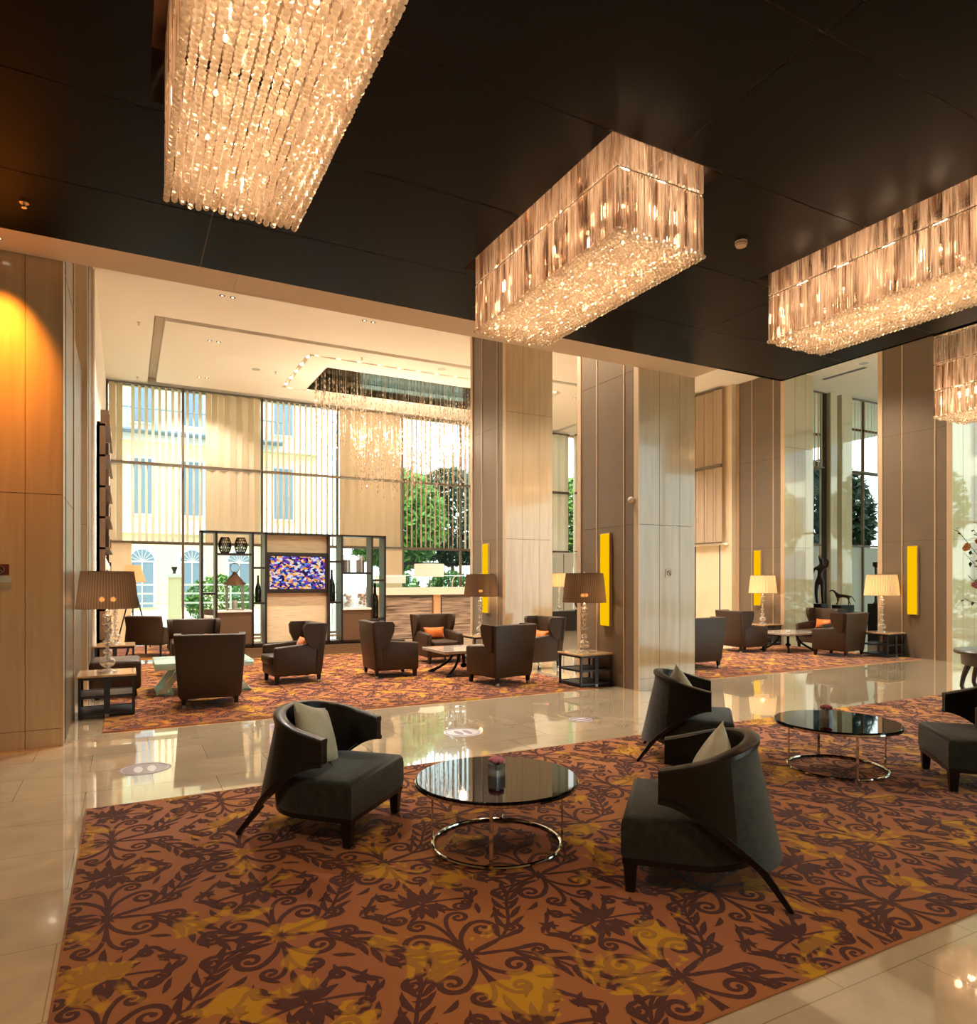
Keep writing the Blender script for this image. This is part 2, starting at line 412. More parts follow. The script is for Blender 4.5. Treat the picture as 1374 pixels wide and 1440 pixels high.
mb.mat(M['dark_ceil']); mb.box((8.9, -5, ZD), (8.95, 7.27, ZW)); mb.box((7.61, 7.22, ZD), (8.95, 7.27, ZW))
st(mb, 'ceiling', ang=None)
for a, b, c, d in REC:
    m2 = MB().mat(M['copper'])
    m2.box((a, b, 5.02), (c, d, 5.05))
    m2.mat(M['bronze'])
    m2.box((a - .03, b, ZD + .001), (a, d, 5.05)); m2.box((c, b, ZD + .001), (c + .03, d, 5.05))
    m2.box((a - .03, b - .03, ZD + .001), (c + .03, b, 5.05)); m2.box((a - .03, d, ZD + .001), (c + .03, d + .03, 5.05))
    st(m2, 'ceiling')

# beam above the colonnade
mb = MB().box((-7, 7.27, ZD), (7.61, 7.76, ZW)); st(mb, 'beam', M['soffit'])
mb = MB().mat(M['groove'])
for (x0, y0, x1, y1) in ((1.0, 7.36, 1.006, 7.7), (1.0, 7.697, 1.62, 7.7), (1.617, 7.36, 1.62, 7.7)): mb.box((x0, y0, ZD - .002), (x1, y1, ZD))
st(mb, 'trim_1')

# white ceiling with air slot ring, light trough and mirrored coffer
SA = (.5, 15.0, 13.4, 20.2, .2); SB = (3.7, 15.9, 10.7, 19.0, .1); MC = (4.35, 16.7, 10.05, 18.8)
def ring(t, x, y): return t[0] < x < t[2] and t[1] < y < t[3] and not (t[0] + t[4] < x < t[2] - t[4] and t[1] + t[4] < y < t[3] - t[4])
xs = [-7, 8.9, 24]; ys = [-5, 7.27, 20.4]
for t in (SA, SB):
    xs += [t[0], t[0] + t[4], t[2] - t[4], t[2]]; ys += [t[1], t[1] + t[4], t[3] - t[4], t[3]]
xs += [MC[0], MC[2]]; ys += [MC[1], MC[3]]
SR = (15.9, 10.55, 16.05, 11.7)
xs += [SR[0], SR[2]]; ys += [SR[1], SR[3]]
inmc = lambda x, y: MC[0] < x < MC[2] and MC[1] < y < MC[3]
insr = lambda x, y: SR[0] < x < SR[2] and SR[1] < y < SR[3]
mb = MB().mat(M['white'])
rects(mb, xs, ys, ZW, lambda x, y: ring(SA, x, y) or ring(SB, x, y) or inmc(x, y) or insr(x, y))
mb.mat(M['groove'])
rects(mb, xs, ys, ZW + .16, lambda x, y: not (ring(SA, x, y) or ring(SB, x, y) or insr(x, y)))
mb.mat(M['white'])
for t in (SA, SB):
    for k in (0, t[4]):
        a, b, c, d = t[0] + k, t[1] + k, t[2] - k, t[3] - k; w = .01
        for lo, hi in (((a - w, b, ZW), (a, d, ZW + .16)), ((c, b, ZW), (c + w, d, ZW + .16)), ((a, b - w, ZW), (c, b, ZW + .16)), ((a, d, ZW), (c, d + w, ZW + .16))): mb.box(lo, hi)
mb.box((-7, -5, ZW + .45), (24, 20.7, ZW + .6))
st(mb, 'ceiling', ang=None)
mb = MB().mat(M['mirror'])
a, b, c, d = MC
mb.box((a, b, ZW + .42), (c, d, ZW + .44)); mb.box((a - .02, b, ZW), (a, d, ZW + .44)); mb.box((c, b, ZW), (c + .02, d, ZW + .44))
mb.box((a, b - .02, ZW), (c, b, ZW + .44)); mb.box((a, d, ZW), (c, d + .02, ZW + .44))
st(mb, 'ceiling')

# outer walls
st(MB().box((-7.2, -5, 0), (-7, 7.9, ZW)), 'wall_left', M['wallbeige'])
st(MB().box((-7.2, -5.2, 0), (9, -5, ZW)), 'wall_back', M['wallbeige'])
st(MB().box((9, -5.11, 0), (21, -5.1, ZW)), 'window_7', M['pane'])
mb = MB()
for k in range(6): mb.box((9 + 2.4 * k, -5.15, 0), (9.08 + 2.4 * k, -5.05, ZW))
st(mb, 'window_8', M['mull'])
mb = MB().mat(M['marble']).box((-7, 7.78, 0), (-1.62, 7.9, ZW)); st(mb, 'wall_left')
mb = MB().mat(M['white']).box((XL - .2, 13.25, 0), (XL + .09, 20.4, ZW)); st(mb, 'wall_left')
mb = MB().mat(M['brown']).box((XL - .3, 9.3, 0), (XL - .02, 11.75, ZD)); st(mb, 'wall_left')
mb = MB().mat(M['wallbeige']); mb.box((-7, 9.0, 0), (-6.8, 20.4, ZW)); st(mb, 'wall_left')

# columns
def column(x, y, mat, seams=(), w=1.09, dpt=1.5):
    e = empty('column', (x, y, 0), kind='structure')
    mb = MB().mat(mat); mb.box((.012, 0, 0), (w, .12, 2.408)); mb.box((.012, 0, 2.414), (w, .12, 4.9)); mb.box((.012, 0, 4.906), (w, .12, ZW)); mb.build('marble_facing', parent=e)
    mb = MB().mat(M['seam'])
    for k in (.36, .72): mb.box((w * k, -.0015, 0), (w * k + .004, 0, ZW))
    mb.box((.012, -.0015, .17), (w, 0, .174)); mb.build('facing_joint', parent=e)
    mb = MB().mat(M['brown'])
    mb.box((.001, .1, 0), (w, dpt - .05, ZW))
    mb.build('lacquer_panel', parent=e)
    mb = MB().mat(M['seam'])
    for z in (2.41, 4.66): mb.box((-.001, .1, z), (.002, dpt - .05, z + .006))
    mb.build('panel_joint', parent=e)
    mb = MB().mat(M['gold'])
    for yy in (.31, .97): mb.box((-.012, yy, 0), (.002, yy + .022, ZW))
    mb.box((-.004, -.002, 0), (.014, .1, ZW)); mb.box((-.02, dpt - .1, 0), (.03, dpt, ZW))
    mb.build('metal_trim', parent=e)
    return e
column(6.54, 7.76, M['marble']); column(6.54, 11.7, M['marble'])
column(14.37, 7.7, M['marbleR']); column(14.37, 11.6, M['marbleR'])
def leftcol(x1, y, w):
    e = empty('column', (x1, y, 0), kind='structure')
    mb = MB().mat(M['marble'])
    mb.box((-w, 0, 0), (-.012, .12, .172)); mb.box((-w, 0, .176), (-.012, .12, 2.42)); mb.box((-w, 0, 2.426), (-.012, .12, ZW)); mb.build('marble_facing', parent=e)
    mb = MB().mat(M['gold']); mb.box((-.012, -.002, 0), (.003, .1, ZW)); mb.box((-.03, 1.42, 0), (.012, 1.5, ZW)); mb.build('metal_trim', parent=e)
    mb = MB().mat(M['seam'])
    for k in (.36, .72): mb.box((-w + w * k, -.0015, 0), (-w + w * k + .004, 0, ZW))
    mb.build('facing_joint', parent=e)
    mb = MB().mat(M['brown']); mb.box((-w, .1, 0), (0, 1.45, ZW)); mb.build('lacquer_panel', parent=e)
    mb = MB().mat(M['seam']); mb.box((-.001, .1, 2.41), (.002, 1.42, 2.416)); mb.box((-.001, .1, 4.66), (.002, 1.42, 4.666)); mb.box((-.001, .3, 0), (.004, .32, ZW)); mb.build('panel_joint', parent=e)
leftcol(XL + .02, 7.78, 1.1); leftcol(XL + .05, 11.75, 1.1)

# ---------------- vertical blinds and window walls
TIER = (2.6, 4.68, 6.76)
blindn = [0]
def slats(mb, p0, dv, L, z0, z1, style):
    """vanes along a wall: style gives pitch, width, yaw, gaps"""
    if style == 'open': pit, w, an = .158, .10, 50
    elif style == 'half': pit, w, an = .15, .12, 32
    else: pit, w, an = .16, .165, 22
    n = int(L / pit)
    nv = Vector((-dv[1], dv[0], 0))
    for k in range(n):
        c = Vector(p0) + Vector(dv) * (pit * (k + .5)) + nv * .0
        a = math.radians(an + (R.uniform(-9, 9) if style != 'closed' else (6 if k % 2 else -6)))
        if style == 'closed' and k % 2: a = -a
        u = Vector(dv) * math.cos(a) + nv * math.sin(a)
        A, B = c - u * w / 2, c + u * w / 2
        th = Vector((-u.y, u.x, 0)) * .004
        poly = [A - th, B - th, B + th, A + th]
        lo = [mb.bm.verts.new((q.x, q.y, z0)) for q in poly]; hi = [mb.bm.verts.new((q.x, q.y, z1)) for q in poly]
        for i in range(4):
            fc = mb.bm.faces.new([lo[i], lo[(i+1) % 4], hi[(i+1) % 4], hi[i]]); fc.material_index = mb.mi
def blind(p0, dv, segs, z0, z1, label, wallside):
    """segs: list of (length, style, material)"""
    e = empty('vertical_blind', p0 + (z0,), label=label, category='blind', group='vertical blinds on the tall windows')
    s = 0
    for L, stl, mt in segs:
        mb = MB().mat(mt); slats(mb, (dv[0] * s, dv[1] * s, 0), (dv[0], dv[1], 0), L, .03, z1 - z0 - .05, stl); mb.build('vanes', parent=e, ang=20); s += L
    q = Vector((dv[0], dv[1], 0)) * s; nn = Vector((-dv[1], dv[0], 0)) * .03
    for z in (0, z1 - z0 - .04):
        mb = MB().mat(M['mull']); pts = [Vector((0, 0, 0)) - nn, q - nn, q + nn, nn]
        lo = [(p.x, p.y) for p in pts]; mb.prism(lo, 'z', z, z + .03); mb.build('rail', parent=e)
    return e
YB = 20.2
secs = [(-.42, 1.36), (1.36, 3.42), (3.42, 5.6), (5.6, 7.67), (7.67, 9.7), (9.7, 11.75), (11.75, 13.9)]
sty = [
    [(.5, 'closed', 'slat'), (1.28, 'open', 'slatw')],
    [(.56, 'open', 'slatw'), (1.5, 'closed', 'slat')],
    [(2.18, 'open', 'slatw')],
    [(2.07, 'closed', 'slat')],
    [(2.03, 'open', 'slat')],
    [(2.05, 'half', 'slatw')],
    [(2.15, 'closed', 'slatw')]]
where = ['beside the bookshelf wall', 'half closed, second from the bookshelf wall', 'open, above the television side of the shelf divider', 'closed tan, behind the hanging crystals',
         'above the stone bar counter', 'hidden mostly by the second marble column', 'white, in the far corner of the hall']
for (x0, x1), sg, wh in zip(secs, sty, where):
    for t in (0, 1):
        blind((x0 + .02, YB), (1, 0), [(L - (.03 if i == 0 else 0), s_, M[m_]) for i, (L, s_, m_) in enumerate(sg)], TIER[t], TIER[t+1],
              ('lower' if t == 0 else 'upper') + ' vertical blind ' + wh, 'far')
for k, (y0, y1) in enumerate(((13.3, 15.6), (15.6, 17.9), (17.9, 20.1))):
    for t in (0, 1):
        blind((14.05, y0 + .02), (0, 1), [(y1 - y0 - .03, 'closed', M['slat' if k < 2 else 'slatw'])], TIER[t], TIER[t+1],
              ('lower' if t == 0 else 'upper') + ' closed side blind, ' + ['next to the slim marble column', 'middle of its three', 'at the far corner'][k], 'side')
# far window wall: frame, glass, piers
mb = MB().mat(M['mull'])
for x in [-.45] + [s_[1] for s_ in secs]: mb.box((x - .03, 20.32, 0), (x + .03, 20.42, ZW))
for z in (.02, 2.56, 4.66, 6.72): mb.box((-.5, 20.33, z), (13.95, 20.41, z + .06))
st(mb, 'window_1')
st(MB().box((-.5, 20.36, 0), (13.95, 20.37, ZW)), 'window_2', M['pane'])
mb = MB().mat(M['wallbeige']); mb.box((XL, 20.24, 0), (.12, 20.44, 2.58)); mb.box((7.1, 20.24, 0), (7.62, 20.44, 2.58)); mb.box((5.62, 20.28, 0), (7.12, 20.44, .2)); st(mb, 'wall_far')
mb = MB().mat(M['wallbeige']); mb.box((7.62, 20.24, 0), (14.0, 20.5, 1.2)); st(mb, 'wall_far')
mb = MB().mat(M['wallbeige']); mb.box((XL, 20.42, 6.74), (24, 20.6, ZW + .6)); st(mb, 'wall_far')
# side wall behind the slim column
mb = MB().mat(M['wallbeige']); mb.box((14.2, 13.1, 0), (14.4, 20.4, ZW)); mb.mat(M['seam'])
for k in range(7): mb.box((14.19, 13.5 + .9 * k, 0), (14.2, 13.53 + .9 * k, 2.56))
mb.mat(M['white']); mb.box((14.12, 13.2, 2.55), (14.2, 20.3, 2.6)); st(mb, 'wall_right')
# right glazed wall
GY = 12.55
mb = MB().mat(M['marbleR']); mb.box((17.25, GY - .15, 0), (17.52, GY + .2, ZW)); mb.box((17.72, GY - .15, 0), (18.17, GY + .2, ZW)); mb.build('wall_right', kind='structure')
mb = MB().mat(M['frame']); mb.box((17.14, GY - .02, 0), (17.25, GY + .06, ZW))
mb.mat(M['mull'])
for z in (2.55, 4.66, 5.6): mb.box((15.4, GY - .04, z), (17.0, GY + .04, z + .05))
for x in (15.6, 16.2, 16.55): mb.box((x, GY - .04, 0), (x + .03, GY + .04, ZW))
for z in (2.56, 4.66, 5.9): mb.box((18.2, GY - .04, z), (24, GY + .04, z + .05))
for x in (18.2, 18.85, 20.2, 21.6): mb.box((x, GY - .04, 0), (x + .04, GY + .04, ZW))
st(mb, 'window_3')
mb = MB().mat(M['pane']); mb.box((15.4, GY - .01, 2.6), (24, GY, ZW)); st(mb, 'window_4')
mb = MB().mat(M['grey']); mb.box((15.4, GY + .02, 0), (17.0, GY + .06, 2.55)); mb.box((18.2, GY + .02, 0), (24, GY + .06, 2.55)); st(mb, 'wall_right')
for i, (x0, x1, lab) in enumerate(((15.45, 16.95, 'of the window bay beside the pale pilaster'), (18.22, 19.8, 'above the grey glass panels, behind the broad column'))):
    blind((x0, GY - .15), (1, 0), [(x1 - x0, 'half', M['slatt'])], 4.68, 6.76, 'open upper blind ' + lab, 'r')
    
# right facade (glazed street front)
mb = MB().mat(M['mull'])
for k in range(8): mb.box((21.0, -5 + 2.5 * k, 0), (21.08, -4.92 + 2.5 * k, ZW))
for z in (.0, 3.2, 6.72): mb.box((21.0, -5, z), (21.08, GY, z + .07))
st(mb, 'window_5'); st(MB().box((21.03, -5, 0), (21.04, GY, ZW)), 'window_6', M['pane'])

# carpets ------------------------------------------------------------
def scroll_shapes():
    """one star of the arabesque lattice as ribbons and leaves: list of elements, each a list of 2-D polygons"""
    els = []
    def ribbon(pts, wf):
        n = len(pts); L = []; Rr = []; out = []
        for i, (x, y) in enumerate(pts):
            a = pts[max(0, i - 1)]; b = pts[min(n - 1, i + 1)]
            dx, dy = b[0] - a[0], b[1] - a[1]; l = math.hypot(dx, dy) or 1
            w = wf(i / (n - 1))
            L.append((x - dy / l * w / 2, y + dx / l * w / 2)); Rr.append((x + dy / l * w / 2, y - dx / l * w / 2))
        for i in range(n - 1): out.append([L[i], Rr[i], Rr[i+1], L[i+1]])
        els.append(out)
    def bez(p0, p1, p2, p3, n=14):
        r = []
        for i in range(n + 1):
            t = i / n; q = (1-t)**3, 3*t*(1-t)**2, 3*t*t*(1-t), t**3
            r.append(tuple(sum(q[k] * p[j] for k, p in enumerate((p0, p1, p2, p3))) for j in (0, 1)))
        return r
    def curl(p0, p1, c, r, a0, turns, w=.02, n=20):
        """stem from p0 by p1 that winds into a spiral round c"""
        sg = 1 if turns > 0 else -1
        s = (c[0] + r * math.cos(a0), c[1] + r * math.sin(a0)); tg = (-math.sin(a0) * sg * r, math.cos(a0) * sg * r)
        pts = bez(p0, p1, (s[0] - tg[0] * .8, s[1] - tg[1] * .8), s, 9)[:-1]
        m = len(pts)
        for i in range(n):
            t = i / (n - 1); rr = r * (1 - .80 * t); a = a0 + 2 * PI * turns * t
            pts.append((c[0] + rr * math.cos(a), c[1] + rr * math.sin(a)))
        ribbon(pts, lambda t: w * (.35 + 1.0 * math.sin(PI * min(1, .15 + t * .75)) ))
        e = pts[-1]; els.append([[(e[0] + w * .75 * math.cos(k * PI / 3), e[1] + w * .75 * math.sin(k * PI / 3)) for k in range(6)]])
    def leaf(x, y, a, l, w, bend=.25):
        P = []
        for t, s_ in ((0, 0), (.22, .55), (.5, 1), (.8, .7), (1, 0), (.78, -.12), (.5, -.35), (.2, -.3)):
            u = t * l; v = s_ * w / 2 + bend * l * t * t
            P.append((x + u * math.cos(a) - v * math.sin(a), y + u * math.sin(a) + v * math.cos(a)))
        els.append([P])
    st_ = []
    for k in range(12):
        r = .062 if k % 2 == 0 else .026; st_.append((r * math.cos(k * PI / 6), r * math.sin(k * PI / 6)))
    els.append([[(0, 0), st_[k], st_[(k+1) % 12]] for k in range(12)])
    DX, DY = .68, .535
    for sx in (1, -1):
        f = lambda p: (p[0] * sx, p[1])
        A = lambda a: a if sx > 0 else PI - a
        def C(p0, p1, c, r, a0, tr, w=.02): curl(f(p0), f(p1), f(c), r, A(a0), tr * sx, w)
        def Lf(x, y, a, l, w, b): leaf(x * sx, y, A(a), l, w, b * sx)
        # heart of scrolls above the star
        C((0, .03), (.02, .16), (.155, .17), .075, PI * .75, -1.3, .022)
        C((.005, .05), (.0, .28), (.10, .315), .052, PI * .8, -1.2, .019)
        C((.04, .02), (.16, .06), (.275, .115), .05, -PI * .5, 1.2, .018)
        # scrolls below
        C((0, -.03), (.02, -.14), (.145, -.155), .07, -PI * .75, 1.3, .022)
        C((.0, -.05), (.0, -.26), (.085, -.29), .048, -PI * .8, 1.2, .018)
        C((.05, -.02), (.18, -.05), (.285, -.10), .048, PI * .5, -1.2, .018)
        # long stem up to the diagonal neighbour, with feathered leaves; the mirrored half gives the lower one
        for sy in (1, -1):
            if sx < 0: continue
            pts = bez((.03, .01 * sy), (.42, .04 * sy), (.26, .50 * sy), (DX - .03, (DY - .01) * sy), 18)
            ribbon(pts, lambda t: .017)
            for i in range(3, 17, 2):
                x, y = pts[i]; dx, dy = pts[i+1][0] - x, pts[i+1][1] - y; a = math.atan2(dy, dx)
                leaf(x, y, a + .7, .15, .052, -.25); leaf(x, y, a - .7, .15, .052, .25)
        # side sprays in the waist of the diamond
        C((.40, .0), (.44, .10), (.52, .12), .045, PI * .9, -1.15, .017)
        C((.40, .0), (.44, -.10), (.52, -.12), .045, -PI * .9, 1.15, .017)
        for k in range(3): Lf(.37 + .035 * k, .0, .9 + .2 * k, .11 - .01 * k, .04, -.2); Lf(.37 + .035 * k, .0, -.9 - .2 * k, .11 - .01 * k, .04, .2)
        # palmette halves
        for k in range(4): Lf(.012, .50 + .006 * k, PI / 2 - .38 * (k + .3), .19 - .016 * k, .062, .18)
        for k in range(3): Lf(.012, .50, -PI / 2 + .42 * (k + .35), .15 - .014 * k, .055, -.2)
        C((.02, .52), (.16, .50), (.20, .44), .036, PI * .3, -1.1, .015)
        Lf(.08, .62, .3, .10, .045, .3); Lf(.06, .70, .75, .10, .04, .25)
        Lf(.05, .42, -.3, .09, .04, -.3)
    for sx in (1, -1):
        for (x, y, a, l) in ((.20, .30, .9, .11), (.23, .24, .3, .10), (.17, -.26, -.8, .10), (.24, -.20, -.2, .09), (.06, .40, 1.2, .10), (.16, .62, 1.3, .11), (.20, .56, .5, .10), (.13, .38, .2, .10)): leaf(x * sx, y, a if sx > 0 else PI - a, l, .045, .3 * sx)
    leaf(0, .62, PI / 2, .15, .05, 0)
    els.append([[(.016 * math.cos(k * PI / 4), .50 + .022 * math.sin(k * PI / 4)) for k in range(8)]])
    return els
SHAPES = scroll_shapes()
FLAT = [(poly, 1.2e-5 * k) for k, el in enumerate(SHAPES) for poly in el]
def carpet(name, x0, y0, x1, y1, label, ox=-.08, oy=3.68, z=.014, sc=1.0):
    mb = MB().mat(M['rugB'])
    dx, dy = .68 * sc, .535 * sc; bm = mb.bm
    for i in range(int((x0 - ox) / dx) - 2, int((x1 - ox) / dx) + 3):
        for j in range(int((y0 - oy) / dy) - 3, int((y1 - oy) / dy) + 3):
            if (i + j) % 2: continue
            X, Y = ox + i * dx, oy + j * dy
            if X < x0 - 1 or X > x1 + 1 or Y < y0 - 1 or Y > y1 + 1: continue
            for poly, dz in FLAT:
                ps = [(X + px * sc, Y + py * sc) for px, py in poly]
                if all(p[0] < x0 or p[0] > x1 for p in ps) or all(p[1] < y0 or p[1] > y1 for p in ps): continue
                try: fc = bm.faces.new([bm.verts.new((p[0], p[1], z + .0005 + dz + (i % 2) * .0006)) for p in ps]); fc.material_index = 0
                except ValueError: pass
    for co, no in (((x0 + .01, 0, 0), (-1, 0, 0)), ((x1 - .01, 0, 0), (1, 0, 0)), ((0, y0 + .01, 0), (0, -1, 0)), ((0, y1 - .01, 0), (0, 1, 0))):
        bmesh.ops.bisect_plane(bm, geom=bm.verts[:] + bm.edges[:] + bm.faces[:], plane_co=co, plane_no=no, clear_outer=True)
    # all scrolls face up
    for fc in bm.faces:
        fc.normal_update()
        if fc.normal.z < 0: fc.normal_flip()
    mb.mat(M['rugA'])
    n0 = len(bm.verts); mb.box((x0, y0, 0), (x1, y1, z), bev=.004, seg=1)
    me = bpy.data.meshes.new(name); bm.to_mesh(me); bm.free()
    for m in mb.mats: me.materials.append(m)
    o = bpy.data.objects.new(name, me); COL.objects.link(o)
    o['label'] = label; o['category'] = 'rug'
    return o
carpet('patterned_rug', -.25, 1.825, 10.9, 5.52, 'rust and gold rug with dark scrolls under the tub chairs in front')
carpet('patterned_rug', -.22, 8.23, 6.2, 14.6, 'scroll rug in the hall under the leather wing armchairs by the television', ox=.1, oy=8.9, sc=.95)
carpet('patterned_rug', 8.1, 8.2, 14.25, 11.55, 'scroll rug beyond the second marble column in the right seating group', ox=.1, oy=8.9, sc=.95)
carpet('patterned_rug', -.35, 15.5, 3.6, 18.6, 'reddish rug under the lounge chairs by the far window', ox=.1, oy=8.9, sc=.95)
# ================================================================ FURNITURE
def pillow_mesh(a, b, t, name, mat, parent=None, n=14, **kw):
    mb = MB().mat(mat)
    for sg in (1, -1):
        rows = []
        for i in range(n + 1):
            v = -1 + 2 * i / n; row = []
            for j in range(n + 1):
                u = -1 + 2 * j / n
                h = (max(0, 1 - u**2) ** .45) * (max(0, 1 - v**2) ** .45)
                row.append((a * u * (1 - .10 * (1 - v * v)), sg * t * h * (1 + .05 * math.sin(5 * u + 3 * v)), b * v * (1 - .10 * (1 - u * u))))
            rows.append(row)
        mb.quadgrid(rows, flip=sg < 0)
    bmesh.ops.remove_doubles(mb.bm, verts=mb.bm.verts[:], dist=1e-5)
    return mb.build(name, parent=parent, ang=80, **kw)

def orient(o, loc, yaw, tilt, roll=0):
    o.rotation_mode = 'XYZ'
    o.matrix_world = Matrix.Translation(loc) @ Matrix.Rotation(yaw, 4, 'Z') @ Matrix.Rotation(tilt, 4, 'X') @ Matrix.Rotation(roll, 4, 'Y')

# ---- tub chair
def tub_chair(loc, rz, label):
    e = empty('tub_chair', loc, rz, label, 'armchair', 'dark velvet tub chairs on the front rug')
    # seat
    mb = MB().mat(M['velvet'])
    def seatplan(k):
        P = [(-.365 * k, -.385 * k), (.365 * k, -.385 * k)]
        return P + [(.365 * k * math.cos(PI * t / 16), -.03 + .335 * k * math.sin(PI * t / 16)) for t in range(17)]
    mb = MB().mat(M['velvet'])
    rows = []
    for k, z in ((.975, .175), (.99, .185), (1.0, .21), (1.0, .335), (.99, .365), (.96, .385), (.90, .395), (.6, .402), (.3, .405), (.001, .406)):
        rows.append([Vector((x, y, z)) for x, y in seatplan(k)])
    mb.quadgrid(rows, close_u=True); mb.prism(seatplan(.97), 'z', .17, .18)
    mb.build('seat', parent=e, ang=50)
    mb = MB().mat(M['wood']); mb.prism(seatplan(.985), 'z', .148, .176); mb.build('seat_rail', parent=e)
    # shell
    def plan(s):      # s 0..1 -> point of the horseshoe (outer, at the top) and its outward normal
        Ls, Lc = .17, 1.16
        tot = 2 * Ls + Lc; d = s * tot
        if d < Ls: return Vector((-.385, -.20 + d, 0)), Vector((-1, 0, 0))
        if d > Ls + Lc: return Vector((.385, -.20 + (tot - d), 0)), Vector((1, 0, 0))
        a = PI - PI * (d - Ls) / Lc
        return Vector((.385 * math.cos(a), -.03 + .32 * math.sin(a), 0)), Vector((math.cos(a), math.sin(a) * 1.05, 0)).normalized()
    NS, NV = 56, 8; tot = 1.5
    ztop = lambda s: .625 + .13 * math.sin(PI * s) ** 1.1
    def zbot(s):
        d = min(s, 1 - s) * tot
        return .155 + .335 * (1 - min(1, d / .50) ** 1.75)
    def outer(s, z):
        p, n = plan(s); k = max(0, .70 - z) / .55; arc = math.sin(PI * s)
        q = p + n * (.125 * k * arc ** 1.3); q.z = z; return q
    def inner(s, z):
        p, n = plan(s); q = p - n * .055; q.z = z; return q
    mb = MB().mat(M['velvet'])
    rows = []
    for j in range(NV + 1):
        rows.append([outer(i / NS, zbot(i / NS) + (ztop(i / NS) - zbot(i / NS)) * j / NV) for i in range(NS + 1)])
    mb.quadgrid(rows)
    mb.mat(M['velvet_in'])
    rin = [[inner(i / NS, max(zbot(i / NS), .30) + (ztop(i / NS) - .002 - max(zbot(i / NS), .30)) * j / 4) for i in range(NS + 1)] for j in range(5)]
    mb.quadgrid(rin, flip=True)
    mb.mat(M['velvet'])
    mb.quadgrid([rows[-1], rin[-1]]); mb.quadgrid([rin[0], rows[0]])
    for i in (0, NS):
        pol = [r[i] for r in rows] + [r[i] for r in rin[::-1]]
        vs = [mb.bm.verts.new(p) for p in pol]
        try: mb.bm.faces.new(vs)
        except ValueError: pass
    bmesh.ops.remove_doubles(mb.bm, verts=mb.bm.verts[:], dist=1e-4)
    mb.build('backrest', parent=e, ang=50)
    # dark wood panels of the arms and top rim
    for side in (0, 1):
        mb = MB().mat(M['wood']); rows2, rows3 = [], []
        for j in range(5):
            ro, ri = [], []
            for i in range(15):
                s = i / NS if side == 0 else 1 - i / NS
                zb, zt = zbot(s), ztop(s) - .004; z = zb + (zt - zb) * j / 4
                p, n = plan(s); q = outer(s, z) + n * .006; q.z = z; ro.append(q)
                q = inner(s, z) - n * .004; q.z = z; ri.append(q)
            rows2.append(ro); rows3.append(ri)
        mb.quadgrid(rows2); mb.quadgrid(rows3)
        mb.quadgrid([[rows2[j][0] for j in range(5)], [rows3[j][0] for j in range(5)]])
        mb.build('arm_panel', parent=e, ang=50)
    mb = MB().mat(M['wood'])
    prof = []
    for i in range(NS + 1):
        s = i / NS; p, n = plan(s); z = ztop(s)
        o_, i_ = p + n * .014, p - n * .064
        prof.append([Vector((o_.x, o_.y, z - .016)), Vector((o_.x, o_.y, z + .006)), Vector((o_.x - n.x * .01, o_.y - n.y * .01, z + .014)), Vector((i_.x + n.x * .01, i_.y + n.y * .01, z + .014)), Vector((i_.x, i_.y, z + .006)), Vector((i_.x, i_.y, z - .016))])
    mb.quadgrid(prof, close_u=True)
    for r in (prof[0], prof[-1]): mb.bm.faces.new([mb.bm.verts.new(p) for p in r])
    mb.build('top_rim', parent=e, ang=40)
    # sweeping side rails that run down into the splayed back legs
    for sg in (0, 1):
        pts, rad = [], []
        for i in range(0, 24):
            s = i / 23 * (.50 / tot); s = s if sg == 0 else 1 - s
            q = outer(s, zbot(s)); n = plan(s)[1]; q += n * .008; pts.append(q); rad.append(.017 + .006 * i / 23)
        sx = -1 if sg == 0 else 1
        mb = MB().mat(M['wood']); mb.tube(pts, rad, n=4); mb.build('side_rail', parent=e, ang=30)
        q = pts[-1]
        mb = MB().mat(M['wood']); mb.tube([q + Vector((0, -.03, .03)), q + Vector((0, .01, -.02)), Vector((sx * .35, .42, .0))], [.024, .024, .016], n=4); mb.build('leg', parent=e, ang=30)
        mb = MB().mat(M['wood']); mb.box((sx * .325 - .033, -.375, 0), (sx * .325 + .033, -.305, .16), bev=.005, seg=1, taper=.72); mb.build('leg', parent=e)
    return e
FA = face(.7, -.71); FB = face(-.71, .7)
tub_chair((1.157, 4.47, .014), FA, 'green velvet tub chair on the left with pale cushion, seat towards the round table')
tub_chair((2.75, 2.76, .014), FB, 'dark tub chair seen from behind in front of the others, striped pale cushion')
tub_chair((4.50, 4.66, .014), FA, 'farther dark tub chair with its back to the marble column')
tub_chair((5.97, 2.93, .014), FB, 'dark tub chair cut off by the right edge, beside the grey pedestal table')
def cush(loc, yaw, tilt, roll, label, mat, a=.21, b=.2, t=.075, name='cushion', grp=None):
    c = pillow_mesh(a, b, t, name, mat); c['label'] = label; c['category'] = 'cushion'
    if grp: c['group'] = grp
    orient(c, loc, yaw, tilt, roll); return c
def lw(base, rz, p):     # local point of a thing -> world
    c, s = math.cos(rz), math.sin(rz)
    return Vector((base[0] + p[0] * c - p[1] * s, base[1] + p[0] * s + p[1] * c, base[2] + p[2]))
cush(lw((1.157, 4.47, .014), FA, (-.02, .06, .575)), FA + .15, -.38, .32, 'pale sage cushion in the green tub chair on the left', M['cream'], .215, .215, .08)
cush(lw((2.75, 2.76, .014), FB, (.03, .06, .56)), FB + .3, -.30, .6, 'beige striped cushion in the tub chair seen from behind', M['cream'], .20, .20, .08)
cush(lw((4.50, 4.66, .014), FA, (-.02, .06, .575)), FA + .6, -.30, .62, 'beige cushion in the farther tub chair near the column', M['cream'], .2, .2, .075)

